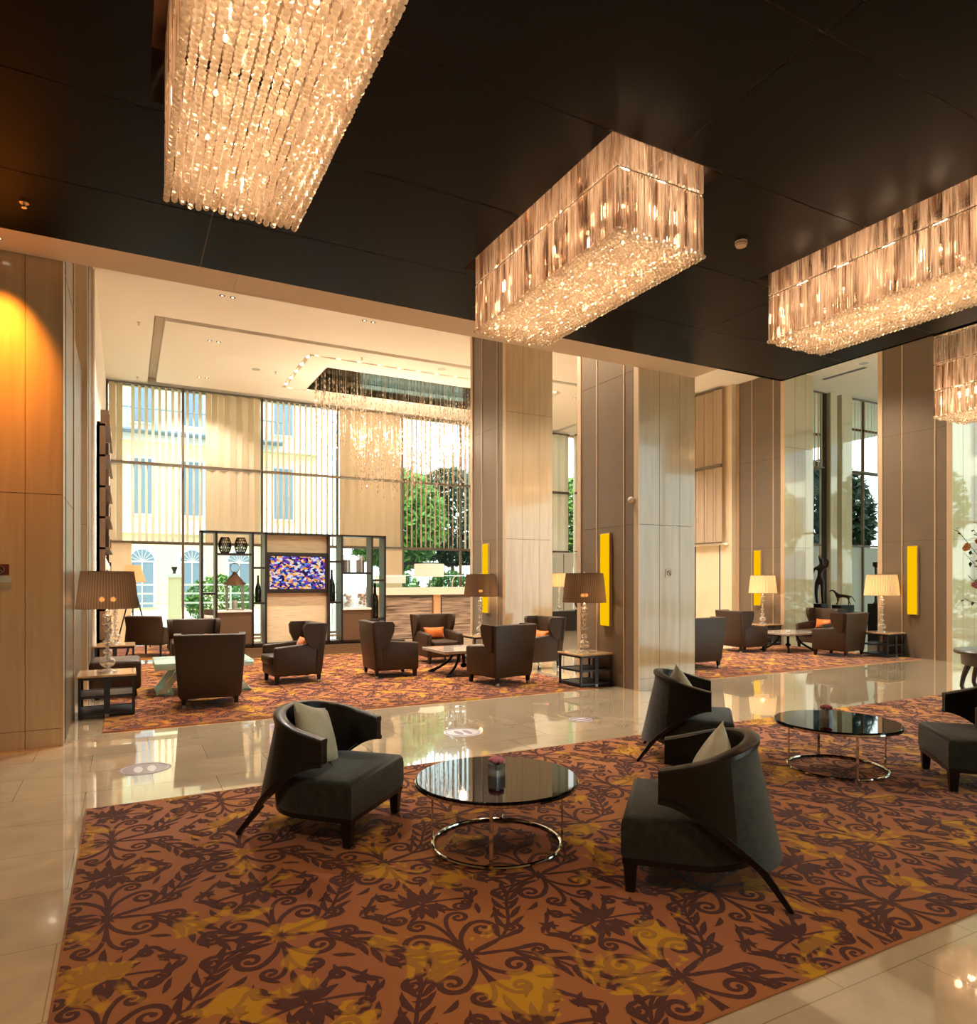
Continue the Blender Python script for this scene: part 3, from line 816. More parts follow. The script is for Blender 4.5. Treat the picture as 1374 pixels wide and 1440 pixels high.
# ---- round coffee tables
def round_table(x, y, label):
    e = empty('coffee_table', (x, y, .014), .0, label, 'table', 'round black glass tables')
    r = .487
    MB().mat(M['black_glass']).lathe([(r - .006, .384), (r, .388), (r, .398), (r - .005, .402)], 72).build('tabletop', parent=e, ang=25)
    MB().mat(M['chrome']).lathe([(r - .03, .370), (r + .001, .370), (r + .004, .376), (r + .004, .387), (r - .012, .384), (r - .03, .384)], 72, caps=False).build('top_rim', parent=e, ang=25)
    ring_ = [(.385 * math.cos(2 * PI * k / 72), .385 * math.sin(2 * PI * k / 72), .012) for k in range(72)]
    MB().mat(M['chrome']).tube(ring_, .0115, n=8, closed=True).build('base_ring', parent=e)
    for k in range(4):
        a = math.radians(28 + 90 * k) - .485 + math.radians(-28) + math.radians(-5)
        cx, cy = .392 * math.cos(a), .392 * math.sin(a)
        MB().mat(M['chrome']).box((-.005, -.011, .004), (.005, .011, .374), rot=Matrix.Rotation(a, 3, 'Z'), bev=.002, seg=1, fn=lambda X, Y, Z: (X + cx, Y + cy, Z)).build('leg', parent=e)
    return e
round_table(1.975, 3.64, 'round black glass coffee table between the two nearest tub chairs')
round_table(5.30, 3.755, 'round black glass coffee table between the two farther tub chairs')
def posy(x, y, z, label, rose):
    e = empty('flower_vase', (x, y, z), .3, label, 'vase', 'small glass cubes of flowers')
    mb = MB().mat(M['lampglass'])
    mb.box((-.036, -.036, 0), (.036, .036, .012)); 
    for lo, hi in (((-.038, -.038, .0), (-.033, .038, .075)), ((.033, -.038, .0), (.038, .038, .075)), ((-.033, -.038, .0), (.033, -.033, .075)), ((-.033, .033, .0), (.033, .038, .075))): mb.box(lo, hi)
    mb.build('glass_cube', parent=e)
    mb = MB().mat(M[rose])
    for k in range(16):
        a = k * 2.4; rr = .006 + .0075 * math.sqrt(k) * .9
        mb.sphere((rr * 1.2 * math.cos(a), rr * 1.2 * math.sin(a), .092 + .012 * (1 - k / 16)), .017, 8, (1, 1, .8))
    mb.build('blossom', parent=e)
    mb = MB().mat(M['leafd'])
    for k in range(5):
        a = k * 1.26; mb.tube([(0, 0, .02), (.01 * math.cos(a), .01 * math.sin(a), .07), (.045 * math.cos(a), .045 * math.sin(a), .09)], [.003, .004, .001], n=4)
    mb.build('stem', parent=e)
posy(1.985, 3.66, .4165, 'glass cube with a pink flower on the nearer black table', 'pink')
posy(5.31, 3.86, .4165, 'glass cube with a dark rose flower on the farther black table', 'rose')

# ---- leather wing chairs
def wing_chair():
    e = empty('wing_armchair', (0, 0, 0), 0, 'x', 'armchair')
    L_ = M['leather']
    MB().mat(L_).box((-.335, -.36, .12), (.335, .33, .30), bev=.02, seg=2).build('seat_base', parent=e)
    MB().mat(L_).box((-.245, -.41, .29), (.245, .20, .43), bev=.04, seg=3).build('seat_cushion', parent=e, ang=60)
    for sx in (-1, 1):
        def af(x, y, z):
            if z > .3: z += .05 * (y + .33) / .6
            x += sx * .03 * max(0, (z - .2))
            return (x, y, z)
        x0, x1 = sorted((sx * .25, sx * .345))
        MB().mat(L_).box((x0, -.36, .13), (x1, .30, .565), bev=.028, seg=3, fn=af).build('armrest', parent=e, ang=60)
    mb = MB().mat(L_)
    def bf(x, y, z):
        t = (z - .14) / .78; return (x * (.93 + .14 * t), y + .07 * t - (.02 * (1 - (x / .36) ** 2) * t), z)
    mb.box((-.37, .21, .14), (.37, .33, .915), bev=.025, seg=3, fn=bf)
    for sx in (-1, 1):
        def wf(x, y, z):
            t = (z - .14) / .78; return (x * (.93 + .14 * t), y + .07 * t, z)
        poly = [(.30, .50), (.17, .52), (.07, .60), (.00, .74), (-.02, .87), (.01, .915), (.30, .915)]
        n0 = len(mb.bm.verts)
        w0, w1 = sorted((sx * .30, sx * .37)); mb.prism(poly, 'x', w0, w1)
        mb.bm.verts.ensure_lookup_table()
        for v in mb.bm.verts[n0:]: v.co = Vector(wf(*v.co))
    mb.build('backrest', parent=e, ang=50)
    for sx in (-1, 1):
        MB().mat(M['wood']).box((sx * .285 - .032, -.345, 0), (sx * .285 + .032, -.28, .13), bev=.004, seg=1, taper=.7).build('leg', parent=e)
        lg = MB().mat(M['wood']).box((sx * .285 - .028, .27, .03), (sx * .285 + .028, .325, .14), bev=.004, seg=1, taper=.75).build('leg', parent=e)
        MB().mat(M['pewter']).box((sx * .285 - .021, .277, 0), (sx * .285 + .021, .319, .05), bev=.004, seg=1).build('leg_cap', 'pewter', parent=lg)
    return e
WC = [
    ((.96, 9.52), (.10, .99), 'leather wing chair with its back to us beside the left lamp table'),
    ((1.03, 12.62), (.0, -1), 'leather wing chair facing us, between the shelf divider and the nearest wing chair'),
    ((2.33, 11.05), (-1, -.08), 'leather wing chair turned left with an orange cushion, below the television'),
    ((3.90, 10.95), (1, -.02), 'leather wing chair turned right, back to the wing chair under the television'),
    ((5.14, 9.38), (-.18, .98), 'leather wing chair with its back to us left of the brown shaded lamp'),
    ((5.38, 12.35), (.0, -1), 'leather wing chair facing us with long orange bolster, before the stone bar'),
    ((6.62, 10.75), (-1, -.05), 'leather wing chair turned left between the two middle columns'),
    ((9.22, 9.42), (.05, 1), 'leather wing chair half hidden by the front marble column'),
    ((12.2, 10.95), (1, -.1), 'leather wing chair turned right, in the middle of the right seating group'),
    ((13.3, 9.38), (-.1, 1), 'leather wing chair with pale lit back near the cream lamp at the right'),
    ((14.55, 10.75), (-1, .0), 'leather wing chair with orange bolster in front of the bronze figure'),
]
proto = wing_chair(); WB = []
for i, ((x, y), (fx, fy), lab) in enumerate(WC):
    o = proto if i == 0 else dup(proto)
    o.location = (x, y, .015); o.rotation_euler = (0, 0, face(fx, fy)); o['label'] = lab; o['group'] = 'brown leather wing armchairs'; o.scale = (1.06, 1.07, 1)
    WB.append(((x, y, .015), face(fx, fy)))
def bolster(i, lab, w=.22, h=.12):
    b, rz = WB[i]
    cush(lw(b, rz, (0, .15, .43 + h * .95)), rz, -.22, 0, lab, M['orange'], w, h, .075, 'bolster_cushion', 'orange cushions on the wing chairs')
bolster(1, 'orange cushion on the wing chair in front of the shelf divider')
bolster(2, 'orange cushion on the wing chair below the television', .2, .13)
bolster(5, 'long orange bolster on the wing chair before the stone bar')
bolster(6, 'orange cushion on the wing chair between the middle columns', .2, .12)
bolster(3, 'orange cushion tucked in the right facing wing chair of the hall', .19, .11)
bolster(10, 'orange bolster on the wing chair before the bronze figure', .22, .12)

e = empty('ottoman', (-.12, 10.85, .015), 0, 'low brown leather ottoman behind the nearest lamp table', 'ottoman')
MB().mat(M['leather']).box((-.32, -.36, .1), (.3, .36, .50), bev=.05, seg=3).build('seat_cushion', parent=e, ang=60)
for sx in (-.24, .22):
    for sy in (-.28, .28): MB().mat(M['wood']).box((sx - .025, sy - .025, 0), (sx + .025, sy + .025, .11)).build('leg', parent=e)
# ---- marble coffee table with curved feet
def stone_table(x, y, w, d, h, rz, label, top):
    e = empty('coffee_table', (x, y, .015), rz, label, 'table')
    MB().mat(M[top]).box((-w/2, -d/2, h - .05), (w/2, d/2, h), bev=.006, seg=1).build('tabletop', parent=e)
    MB().mat(M['iron']).box((-w*.32, -d*.32, h - .08), (w*.32, d*.32, h - .05)).build('top_frame', parent=e)
    for sx in (-1, 1):
        for sy in (-1, 1):
            a, b = w * .42, d * .42; pts = []
            for k in range(9):
                t = k / 8; r_ = .30 + .7 * (t ** 2.2)
                pts.append((sx * a * r_, sy * b * r_, (h - .07) * (1 - t) + .02 - .02 * t))
            MB().mat(M['iron']).tube(pts, [.03 - .008 * math.sin(PI * k / 8) for k in range(9)], n=6).build('leg', parent=e)
    MB().mat(M['iron']).sphere((0, 0, .13), .06, 12, (1, 1, .7)).tube([(0, 0, .1), (0, 0, h - .07)], .028).build('pedestal', parent=e)
    return e
stone_table(5.12, 10.62, 1.15, .95, .43, 0, 'low grey marble table with curved iron legs between the wing chairs', 'greytop')
stone_table(13.2, 10.55, 1.1, .9, .43, 0, 'low stone table with curved legs in the right seating group', 'greytop')
e = empty('coffee_table', (.98, 10.8, .015), 0, 'low frosted glass block table behind the nearest wing chair', 'table')
MB().mat(M['glassblock']).box((-.64, -.5, .36), (.64, .5, .45), bev=.01, seg=2).build('tabletop', parent=e)
for sx in (-1, 1):
    mb = MB().mat(M['glassblock'])
    mb.prism([(sx * .62, 0), (sx * .52, 0), (sx * .26, .36), (sx * .36, .36)], 'y', -.42, -.36); mb.prism([(sx * .62, 0), (sx * .52, 0), (sx * .26, .36), (sx * .36, .36)], 'y', .36, .42)
    mb.box((min(sx * .40, sx * .62), -.42, 0), (max(sx * .40, sx * .62), .42, .03)); mb.build('leg', parent=e)
def ash(x, y, z, lab):
    MB().mat(M['lampglass']).lathe([(.03, 0), (.055, .01), (.065, .045), (.058, .045), (.045, .015)], 20).sphere((0, 0, .03), .025, 10).build('glass_bowl', loc=(x, y, z), label=lab, category='bowl')
ash(5.2, 10.5, .446, 'small cut glass bowl on the marble table in the hall')
ash(13.0, 10.4, .446, 'small glass bowl on the stone table in the right group')

# ---- lamp tables
def lamp_table(small):
    e = empty('side_table', (0, 0, 0), 0, 'x', 'table')
    w = .29
    MB().mat(M['stonetop']).box((-w - .015, -w - .015, .475), (w + .015, w + .015, .50), bev=.003, seg=1).build('tabletop', parent=e)
    mb = MB().mat(M['slatemetal'])
    for z in (.445, .235, .035):
        mb.box((-w, -w, z), (w, -w + .03, z + .03)); mb.box((-w, w - .03, z), (w, w, z + .03)); mb.box((-w, -w, z), (-w + .03, w, z + .03)); mb.box((w - .03, -w, z), (w, w, z + .03))
    mb.build('frame', parent=e)
    MB().mat(M['slatemetal']).box((-w + .01, -w + .01, .245), (w - .01, w - .01, .257)).build('shelf', parent=e)
    MB().mat(M['slatemetal']).box((-w + .01, -w + .01, .045), (w - .01, w - .01, .057)).build('shelf', parent=e)
    for sx, sy in ((-1, -1), (1, -1), (-1, 1), (1, 1)):
        a, b = sorted((sx * w, sx * (w - .028))); c, d = sorted((sy * w, sy * (w - .028)))
        MB().mat(M['slatemetal']).box((a, c, 0), (b, d, .475)).build('leg', parent=e)
    MB().mat(M['slatemetal']).box((-.032, -w - .003, .02), (.032, -w + .03, .475)).build('centre_post', parent=e)
    MB().mat(M['pewter']).box((-.022, -w - .006, 0), (.022, -w + .02, .045)).build('foot_cap', parent=e)
    return e
def crystal_lamp(shade):
    e = empty('table_lamp', (0, 0, 0), 0, 'x', 'lamp')
    prof = [(.0, 0), (.105, 0), (.105, .012), (.07, .022), (.03, .045), (.03, .05)]
    MB().mat(M['lampglass']).lathe(prof, 24, caps=False).build('lamp_base', parent=e)
    mb = MB().mat(M['lampglass'])
    z = .05
    for r, h, sc in ((.085, .14, 1), (.036, .03, 1), (.052, .07, 1), (.028, .07, 1), (.056, .05, 1), (.032, .09, 1), (.044, .10, 1), (.066, .04, 1), (.036, .05, 1), (.056, .05, 1), (.03, .06, 1)):
        mb.sphere((0, 0, z + h / 2), r, 12, (1, 1, h / 2 / r), 8); z += h * .93
    mb.build('lamp_stem', parent=e, ang=20)
    MB().mat(M['chrome']).tube([(0, 0, .03), (0, 0, .95)], .006).build('lamp_rod', parent=e)
    zb, zt = .765, 1.205
    rows = []
    for r0, z0 in ((.335, zb), (.325, zb + .1), (.315, zb + .2), (.302, zb + .32), (.285, zt)): rows.append((r0, z0))
    MB().mat(shade).lathe(rows, 64, caps=False).build('lamp_shade', parent=e)
    mb = MB().mat(M['frame'])
    for r, z in ((.337, zb), (.287, zt)): mb.tube([(r * math.cos(2*PI*k/48), r * math.sin(2*PI*k/48), z) for k in range(48)], .0035, n=4, closed=True)
    for k in range(3):
        a = k * 2.1; mb.tube([(0, 0, zt - .05), (.285 * math.cos(a), .285 * math.sin(a), zt)], .002, n=4)
    mb.build('shade_ring', parent=e)
    for k in range(2): MB().mat(M['bulb2']).sphere(((-.06 if k else .06), (.02 if k else -.02), .87), .03, 12).build('light_bulb', parent=e)
    MB().mat(M['pewter']).sphere((0, 0, zt + .005), .018, 10).build('finial', parent=e)
    return e
LT = [
    ((-.20, 9.42), 'brown', 'below the left marble column, nearest of the lamp tables'),
    ((-.17, 13.30), 'brown', 'farther along the left wall behind the nearest lamp'),
    ((6.22, 8.62), 'brown', 'beside the front marble column in the middle'),
    ((6.24, 12.15), 'brown', 'beside the second column near the stone bar'),
    ((14.05, 8.90), 'cream', 'beside the broad brown column at the right'),
    ((14.05, 11.95), 'cream', 'beside the slim marble column in the right group'),
]
LP = {'brown': crystal_lamp(M['shade_brown']), 'cream': crystal_lamp(M['shade_cream'])}; used = set(); tproto = lamp_table(0)
for i, ((x, y), kd, where_) in enumerate(LT):
    t = tproto if i == 0 else dup(tproto)
    t.location = (x, y, .0 if i in (2,) else .015 if i != 0 else .0); t['label'] = 'dark side table with stone top ' + where_; t['group'] = 'lamp side tables'
    l = LP[kd] if kd not in used else dup(LP[kd]); used.add(kd)
    l.location = (x, y + .02, t.location.z + .5); l.rotation_euler = (0, 0, i * .4); l['label'] = 'crystal lamp with pleated ' + kd + ' shade ' + where_; l['group'] = 'crystal table lamps'
    lamp('POINT', (x, y + .02, t.location.z + .5 + .87), 6.5 if kd == 'brown' else 5, '#ffd2a0', .04)
l = dup(LP['cream']); l.location = (12.2, 18.3, .62); l['label'] = 'crystal lamp with white shade seen in the gap between the middle columns'; l['group'] = 'crystal table lamps'
lamp('POINT', (12.2, 18.3, 1.5), 5, '#ffb765', .04)
e = empty('console_table', (12.35, 18.3, 0), 0, 'black console table under the white lamp in the far gap', 'table')
MB().mat(M['iron']).box((-.6, -.3, .58), (.9, .3, .62)).build('tabletop', parent=e); MB().mat(M['iron']).box((-.58, -.28, 0), (.88, .28, .58)).build('cabinet_body', parent=e)
mb = MB().mat(M['iron'])
mb.lathe([(.0, -.03), (.30, -.03), (.33, 0), (.30, .03), (0, .03)], 32, caps=False)
bmesh.ops.rotate(mb.bm, verts=mb.bm.verts[:], cent=(0, 0, 0), matrix=Matrix.Rotation(PI/2, 3, 'X') )
bmesh.ops.scale(mb.bm, verts=mb.bm.verts[:], vec=(1, 1, 1.25)); bmesh.ops.translate(mb.bm, verts=mb.bm.verts[:], vec=(0, 0, .45)); mb.box((-.12, -.08, 0), (.12, .08, .04)); mb.tube([(0, 0, .03), (0, 0, .1)], .03)
mb.build('disc_sculpture', loc=(12.85, 18.15, .62), rz=.5, label='black oval disc sculpture on the console in the far gap', category='sculpture')
mb = MB().mat(M['grey']).box((12.95, 19.7, 0), (13.7, 20.1, 2.55)); mb.mat(M['seam']).box((13.3, 19.69, .05), (13.32, 19.7, 2.5)); mb.build('tall_cabinet', label='tall grey cabinet in the far corner behind the white lamp', category='cabinet')

# ---- wall lights
def walllight(x, y, z, lab):
    e = empty('wall_light', (x, y, z), 0, lab, 'wall light', 'tall yellow wall lights')
    MB().mat(M['yellow']).box((-.085, -.09, 0), (-.02, .09, 1.4), bev=.004, seg=1).build('lit_panel', parent=e)
    MB().mat(M['gold']).box((-.05, -.1, -.01), (0, .1, 1.41)).build('backplate', parent=e)
walllight(6.54, 8.47, .91, 'tall yellow glowing bar light on the middle front column')
walllight(6.54, 12.43, .94, 'tall yellow bar light on the second column behind the brown lamp')
walllight(14.37, 8.44, .90, 'tall yellow bar light on the broad column at the right')
walllight(14.37, 12.37, .96, 'tall yellow bar light on the slim column behind the cream lamp')

# ---- shelf divider with television
Yp = 15.0
e = empty('shelf_divider', (1.34, Yp, 0), 0, 'dark framed open shelf divider holding the television', 'divider')
XX = [0, .269, .972, 1.235, 2.56, 2.846, 3.531, 3.834]
def fr(mb, x0, x1, z0, z1, d=.18): mb.box((x0, -d, z0), (x1, d, z1))
mb = MB().mat(M['frame'])
for k, x in enumerate(XX): fr(mb, x - .022, x + .022, .25, 2.6)
fr(mb, -.022, 3.856, 2.56, 2.6); fr(mb, -.022, 3.856, .25, .29)
mb.build('outer_frame', parent=e)
for a, b, z in ((0, 1, 1.326), (1, 2, 2.133), (2, 3, 1.859), (2, 3, 1.123), (4, 5, 2.008), (4, 5, 1.114), (5, 6, 1.759), (6, 7, 1.6), (6, 7, .727)):
    m2 = MB().mat(M['frame']); fr(m2, XX[a] + .02, XX[b] - .02, z - .02, z + .02, .17); m2.build('shelf', parent=e)
for a, b in ((1, 2), (5, 6)):
    c = MB().mat(M['cabinet']).box((XX[a] + .02, -.17, .29), (XX[b] - .02, .17, .945)).build('cabinet', parent=e)
    MB().mat(M['white']).box((XX[a] + .02, -.19, .945), (XX[b] - .02, .19, .985)).build('shelf', parent=e)
for z0, z1 in ((.29, 1.33), (2.19, 2.56)): MB().mat(M['maple']).box((XX[3] + .02, -.05, z0), (XX[4] - .02, .05, z1)).build('veneer_panel', parent=e)
MB().mat(M['cabinet']).box((-.03, -.25, 0), (3.86, .25, .2)).build('plinth', parent=e)
MB().mat(M['frame']).box((.0, -.15, .2), (3.82, .15, .25)).build('plinth_rail', parent=e)
e = empty('television', (1.34 + XX[3] + .66, Yp - .08, 1.76), 0, 'wall mounted television showing a colourful city picture', 'television')
MB().mat(M['frame']).box((-.655, -.05, -.43), (.655, .03, .43), bev=.006, seg=1).build('bezel', parent=e)
MB().mat(M['tv']).box((-.58, -.056, -.345), (.58, -.049, .345)).build('screen', parent=e)
def at_shelf(k, dx, z): return (1.34 + (XX[k] + XX[k+1]) / 2 + dx, Yp, z)
def wirevase(loc, lab):
    e = empty('wire_vase', loc, 0, lab, 'vase', 'pair of wire vases on the divider')
    mb = MB().mat(M['iron'])
    prof = [(.07, 0), (.105, .06), (.125, .14), (.12, .22), (.09, .30), (.075, .33)]
    for k in range(18):
        for sg in (1, -1):
            mb.tube([(r * math.cos(2*PI*k/18 + sg * z * 3), r * math.sin(2*PI*k/18 + sg * z * 3), z) for r, z in prof], .0055, n=4)
    mb.lathe([(.0, 0), (.072, 0), (.072, .012), (0, .012)], 18, caps=False); mb.build('wire_basket', parent=e)
    MB().mat(M['lampglass']).lathe([(.05, .01), (.055, .03), (.055, .2)], 16, caps=False).build('glass_holder', parent=e)
wirevase(at_shelf(1, -.17, 2.153), 'left round wire vase on top shelf of the divider')
wirevase(at_shelf(1, .14, 2.153), 'right round wire vase on top shelf of the divider')
e = empty('lantern', at_shelf(1, .02, .987), 0, 'tall metal and glass lantern with ring handle on the divider', 'lantern')
mb = MB().mat(M['pewter'])
for sx in (-1, 1):
    for sy in (-1, 1): mb.box((sx * .155 - .012, sy * .12 - .012, 0), (sx * .155 + .012, sy * .12 + .012, .52))
for z in (0, .5): mb.box((-.167, -.132, z), (.167, .132, z + .02))
mb.build('frame', parent=e)
MB().mat(M['copper']).lathe([(.23, 0), (.05, .22), (.03, .27), (0, .27)], 4, c=(0, 0, .52), caps=False).build('roof', parent=e, ang=20)
MB().mat(M['pewter']).tube([(.09 * math.cos(2*PI*k/24), 0, .87 + .10 * math.sin(2*PI*k/24)) for k in range(24)], .009, n=6, closed=True).build('handle', parent=e)
MB().mat(M['cream']).lathe([(.05, .02), (.05, .2), (0, .2)], 16).build('candle', parent=e)
def bottle(loc, lab, s=1):
    MB().mat(M['greenglass']).lathe([(.055, 0), (.06, .01), (.06, .26), (.05, .32), (.022, .40), (.018, .53), (.022, .54), (.018, .56)], 20).build('bottle', loc=loc, label=lab, category='bottle', group='dark bottles on the divider').scale = (s, s, s)
bottle(at_shelf(2, 0, 1.143), 'dark bottle on the divider just left of the television', 1)
bottle(at_shelf(4, -.04, 1.134), 'tall dark bottle on the divider just right of the television', 1.25)
bottle(at_shelf(6, -.03, .747), 'tall dark bottle in the rightmost bay of the divider', 1.4)
def jar(loc, lab):
    e = empty('glass_jar', loc, 0, lab, 'jar', 'striped glass jars on the divider')
    MB().mat(M['iron']).lathe([(.09, 0), (.09, .27), (0, .27)], 20).build('dark_filling', parent=e)
    MB().mat(M['lampglass']).lathe([(.097, 0), (.097, .38)], 20, caps=False).build('glass_sleeve', parent=e)
jar(at_shelf(5, -.2, 1.779), 'left tall glass jar of dark beans on the divider'); jar(at_shelf(5, .12, 1.779), 'right tall glass jar of dark beans on the divider')
def blossjar(loc, lab, c):
    e = empty('bell_jar', loc, 0, lab, 'jar')
    MB().mat(M['lampglass']).lathe([(.13, 0), (.14, .1), (.12, .28), (.06, .40), (.02, .45), (.0, .45)], 20, caps=False).build('glass_dome', parent=e)
    mb = MB().mat(c)
    for k in range(22): mb.sphere((R.uniform(-.08, .08), R.uniform(-.08, .08), .05 + R.uniform(0, .24)), .035, 6)
    mb.build('dried_flower', parent=e)
blossjar(at_shelf(5, -.15, .987), 'glass dome of pale dried flowers on the divider', M['white']); blossjar(at_shelf(5, .16, .987), 'glass dome of tan dried flowers on the divider', M['copper'])

# ---- stone bar
e = empty('bar_counter', (6.0, 17.7, 0), 0, 'bar counter clad in dark ledge stone below the far window', 'counter')
MB().mat(M['cabinet']).box((.05, .06, 0), (4.95, .9, 1.2)).build('counter_body', parent=e)
for a, b in ((.05, 1.55), (1.85, 3.45), (3.75, 4.95)): MB().mat(M['stoneclad']).box((a, 0, .02), (b, .06, 1.13)).build('stone_panel', parent=e)
MB().mat(M['soffit']).box((-.05, -.08, 1.2), (5.0, 1.0, 1.40)).build('worktop', parent=e)
for a in (0, 1.6, 3.5): MB().mat(M['orangefabric']).box((a, -.02, 0), (a + .2, .06, 1.2)).build('pilaster', parent=e)
e = empty('drum_lamp', (7.55, 17.9, 1.40), 0, 'white drum shaded lamp on the left of the bar counter', 'lamp')
MB().mat(M['slatw']).lathe([(.42, .30), (.42, .66)], 32, caps=False).build('lamp_shade', parent=e); MB().mat(M['chrome']).tube([(0, 0, 0), (0, 0, .6)], .012).lathe([(.12, 0), (.12, .02), (0, .02)], 16).build('lamp_stem', parent=e)
e = empty('food_warmer', (6.3, 17.9, 1.40), 0, 'glass display cover at the left end of the bar', 'display')
MB().mat(M['clear']).box((-.25, -.25, 0), (.75, .25, .30)).build('glass_cover', parent=e); MB().mat(M['white']).box((-.25, -.25, .12), (.45, .25, .34)).build('steel_lid', parent=e)
for i, x in enumerate((7.3, 8.6, 9.9)):
    pts = [(0, .25, 0), (0, .25, .12), (0, .18, .25), (0, 0, .32), (0, -.25, .33)]
    MB().mat(M['chrome']).tube(pts, .016, n=6).box((-.6, -.27, .325), (.6, -.2, .34)).build('counter_rail', loc=(x, 18.38, 1.40), label='curved steel glass rail on the bar counter, ' + ('leftmost', 'middle', 'rightmost')[i], category='rail', group='steel rails on the bar')

# ---- bookshelf by the left wall
e = empty('bookshelf', (XL + .1, 14.0, 0), 0, 'tall stepped wooden bookshelf against the left wall', 'bookshelf')
mb = MB().mat(M['cabinet']); mb.box((0, 0, 0), (.04, 3.0, 4.42)); mb.box((0, 0, 0), (.13, .04, 4.42)); mb.box((0, 2.96, 0), (.13, 3.0, 4.42)); mb.build('back_panel', parent=e)
for k in range(8): MB().mat(M['cabinet']).box((.02, 0, .5 + .55 * k), (.20, 3.0, .54 + .55 * k)).build('shelf', parent=e)
for k in range(8):
    for q in range(5):
        y = 14.1 + .55 * q + R.uniform(0, .15); z = .54 + .55 * k; n = 1
        h = R.uniform(.22, .34)
        o = MB().mat(M[R.choice(['white', 'leather', 'cream', 'cabinet', 'signred'])]).box((0, 0, 0), (.13, R.uniform(.03, .06), h), bev=.003, seg=1).build('book', loc=(XL + .15, y, z + .0), rz=0)
        o['label'] = 'upright books spaced along the tall bookshelf by the left wall'; o['category'] = 'book'; o['group'] = 'books on the tall bookshelf'
MB().mat(M['white']).lathe([(.05, 0), (.08, .06), (.10, .2), (.05, .32), (.03, .36), (.05, .4)], 20).build('white_vase', loc=(XL + .2, 14.2, 1.645), label='white vase on the tall bookshelf above the lamp shade', category='vase')
# ---- lounge chairs by the far window
def lounge(loc, rz, lab, cushlab, pl):
    e = empty('lounge_chair', loc, rz, lab, 'armchair')
    MB().mat(M['leather']).box((-.36, -.38, .24), (.36, .30, .36), bev=.03, seg=2).build('seat', parent=e)
    MB().mat(M['leather']).box((-.38, .25, .25), (.38, .36, .86), bev=.03, seg=2, rot=Matrix.Rotation(-.25, 3, 'X')).build('backrest', parent=e)
    for sx in (-1, 1):
        MB().mat(M['leather']).prism([(-.38, .5), (.3, .62), (.36, .3), (-.3, .26)], 'x', *sorted((sx * .36, sx * .41))).build('armrest', parent=e)
        for y in (-.3, .3): MB().mat(M['wood']).tube([(sx * .33, y, .27), (sx * .37, y * 1.25, 0)], [.028, .018], n=6).build('leg', parent=e)
    b = cush(lw(loc, rz, (0, .10, .55)), rz, -.3, .0, cushlab, pl, .22, .19, .07)
lounge((.50, 16.1, .015), 2.6, 'dark lounge chair tilted back by the far left window', 'pale cushion on the dark lounge chair by the window', M['plaid'])
lounge((1.75, 18.1, .015), -.8, 'second lounge chair with patterned cushion near the far window', 'patterned cushion on the second lounge chair', M['plaid'])
e = empty('low_table', (1.15, 17.3, .015), 0, 'small dark low table between the lounge chairs', 'table')
MB().mat(M['frame']).box((-.35, -.3, .42), (.35, .3, .46)).build('tabletop', parent=e)
for sx in (-1, 1):
    for sy in (-1, 1): MB().mat(M['frame']).tube([(sx * .3, sy * .26, .42), (sx * .3, sy * .26, 0)], .015, n=6).build('leg', parent=e)
for i, (dx, dy) in enumerate(((-.2, .1), (.1, -.1), (.22, .15))):
    MB().mat(M['white']).lathe([(.03, 0), (.045, .05), (.05, .09)], 16).build('cup', loc=(1.15 + dx, 17.3 + dy, .476), label='white cup on the small low table, ' + ('left', 'middle', 'right') + ' of three' if False else 'white cup on the small low table between the lounge chairs', category='cup', group='white cups on the low table')
e = empty('floor_lamp', (.14, 18.0, .0), 0, 'tripod floor lamp with apricot shade by the far left window', 'lamp')
for k in range(3):
    a = k * 2.094 + .5; MB().mat(M['wood']).tube([(0, 0, 1.55), (.42 * math.cos(a), .42 * math.sin(a), .015)], .016, n=6).build('leg', parent=e)
MB().mat(M['orangefabric']).lathe([(.27, 1.55), (.16, 1.95)], 32, caps=False).build('lamp_shade', parent=e)
MB().mat(M['chrome']).tube([(0, 0, 1.5), (0, 0, 1.98)], .008).build('lamp_rod', parent=e)

# ---- sculptures and pedestals at the right
def skin_fig(name, verts, edges, mat, loc, rz, label, cat, sub=2):
    me = bpy.data.meshes.new(name); me.from_pydata([v[:3] for v in verts], edges, []); o = bpy.data.objects.new(name, me); COL.objects.link(o)
    me.materials.append(mat)
    sk = o.modifiers.new('Skin', 'SKIN'); 
    ly = me.skin_vertices[0] if len(me.skin_vertices) else None
    if ly is None:
        bm = bmesh.new(); bm.from_mesh(me); bm.verts.layers.skin.verify(); bm.to_mesh(me); bm.free(); ly = me.skin_vertices[0]
    for i, v in enumerate(verts): ly.data[i].radius = (v[3], v[3]); ly.data[i].use_root = (i == 0)
    sb = o.modifiers.new('Sub', 'SUBSURF'); sb.levels = sub; sb.render_levels = sub
    o.location = loc; o.rotation_euler = (0, 0, rz); o['label'] = label; o['category'] = cat; return o
V = [(0, 0, .62, .075), (.0, 0, .80, .06), (.03, 0, .95, .085), (.04, 0, 1.05, .04), (.03, -.02, 1.16, .06), (-.02, 0, 1.28, .03),
     (.07, 0, .55, .06), (.06, -.04, .28, .045), (.08, 0, 0, .04), (-.07, 0, .55, .06), (-.09, 0, .28, .045), (-.06, .0, 0, .04),
     (-.13, 0, .93, .04), (-.22, -.02, .68, .028), (-.30, -.04, .40, .022), (.17, 0, .98, .04), (.20, 0, 1.12, .03), (.08, -.03, 1.22, .025)]
Ed = [(0, 1), (1, 2), (2, 3), (3, 4), (4, 5), (0, 6), (6, 7), (7, 8), (0, 9), (9, 10), (10, 11), (2, 12), (12, 13), (13, 14), (2, 15), (15, 16), (16, 17)]
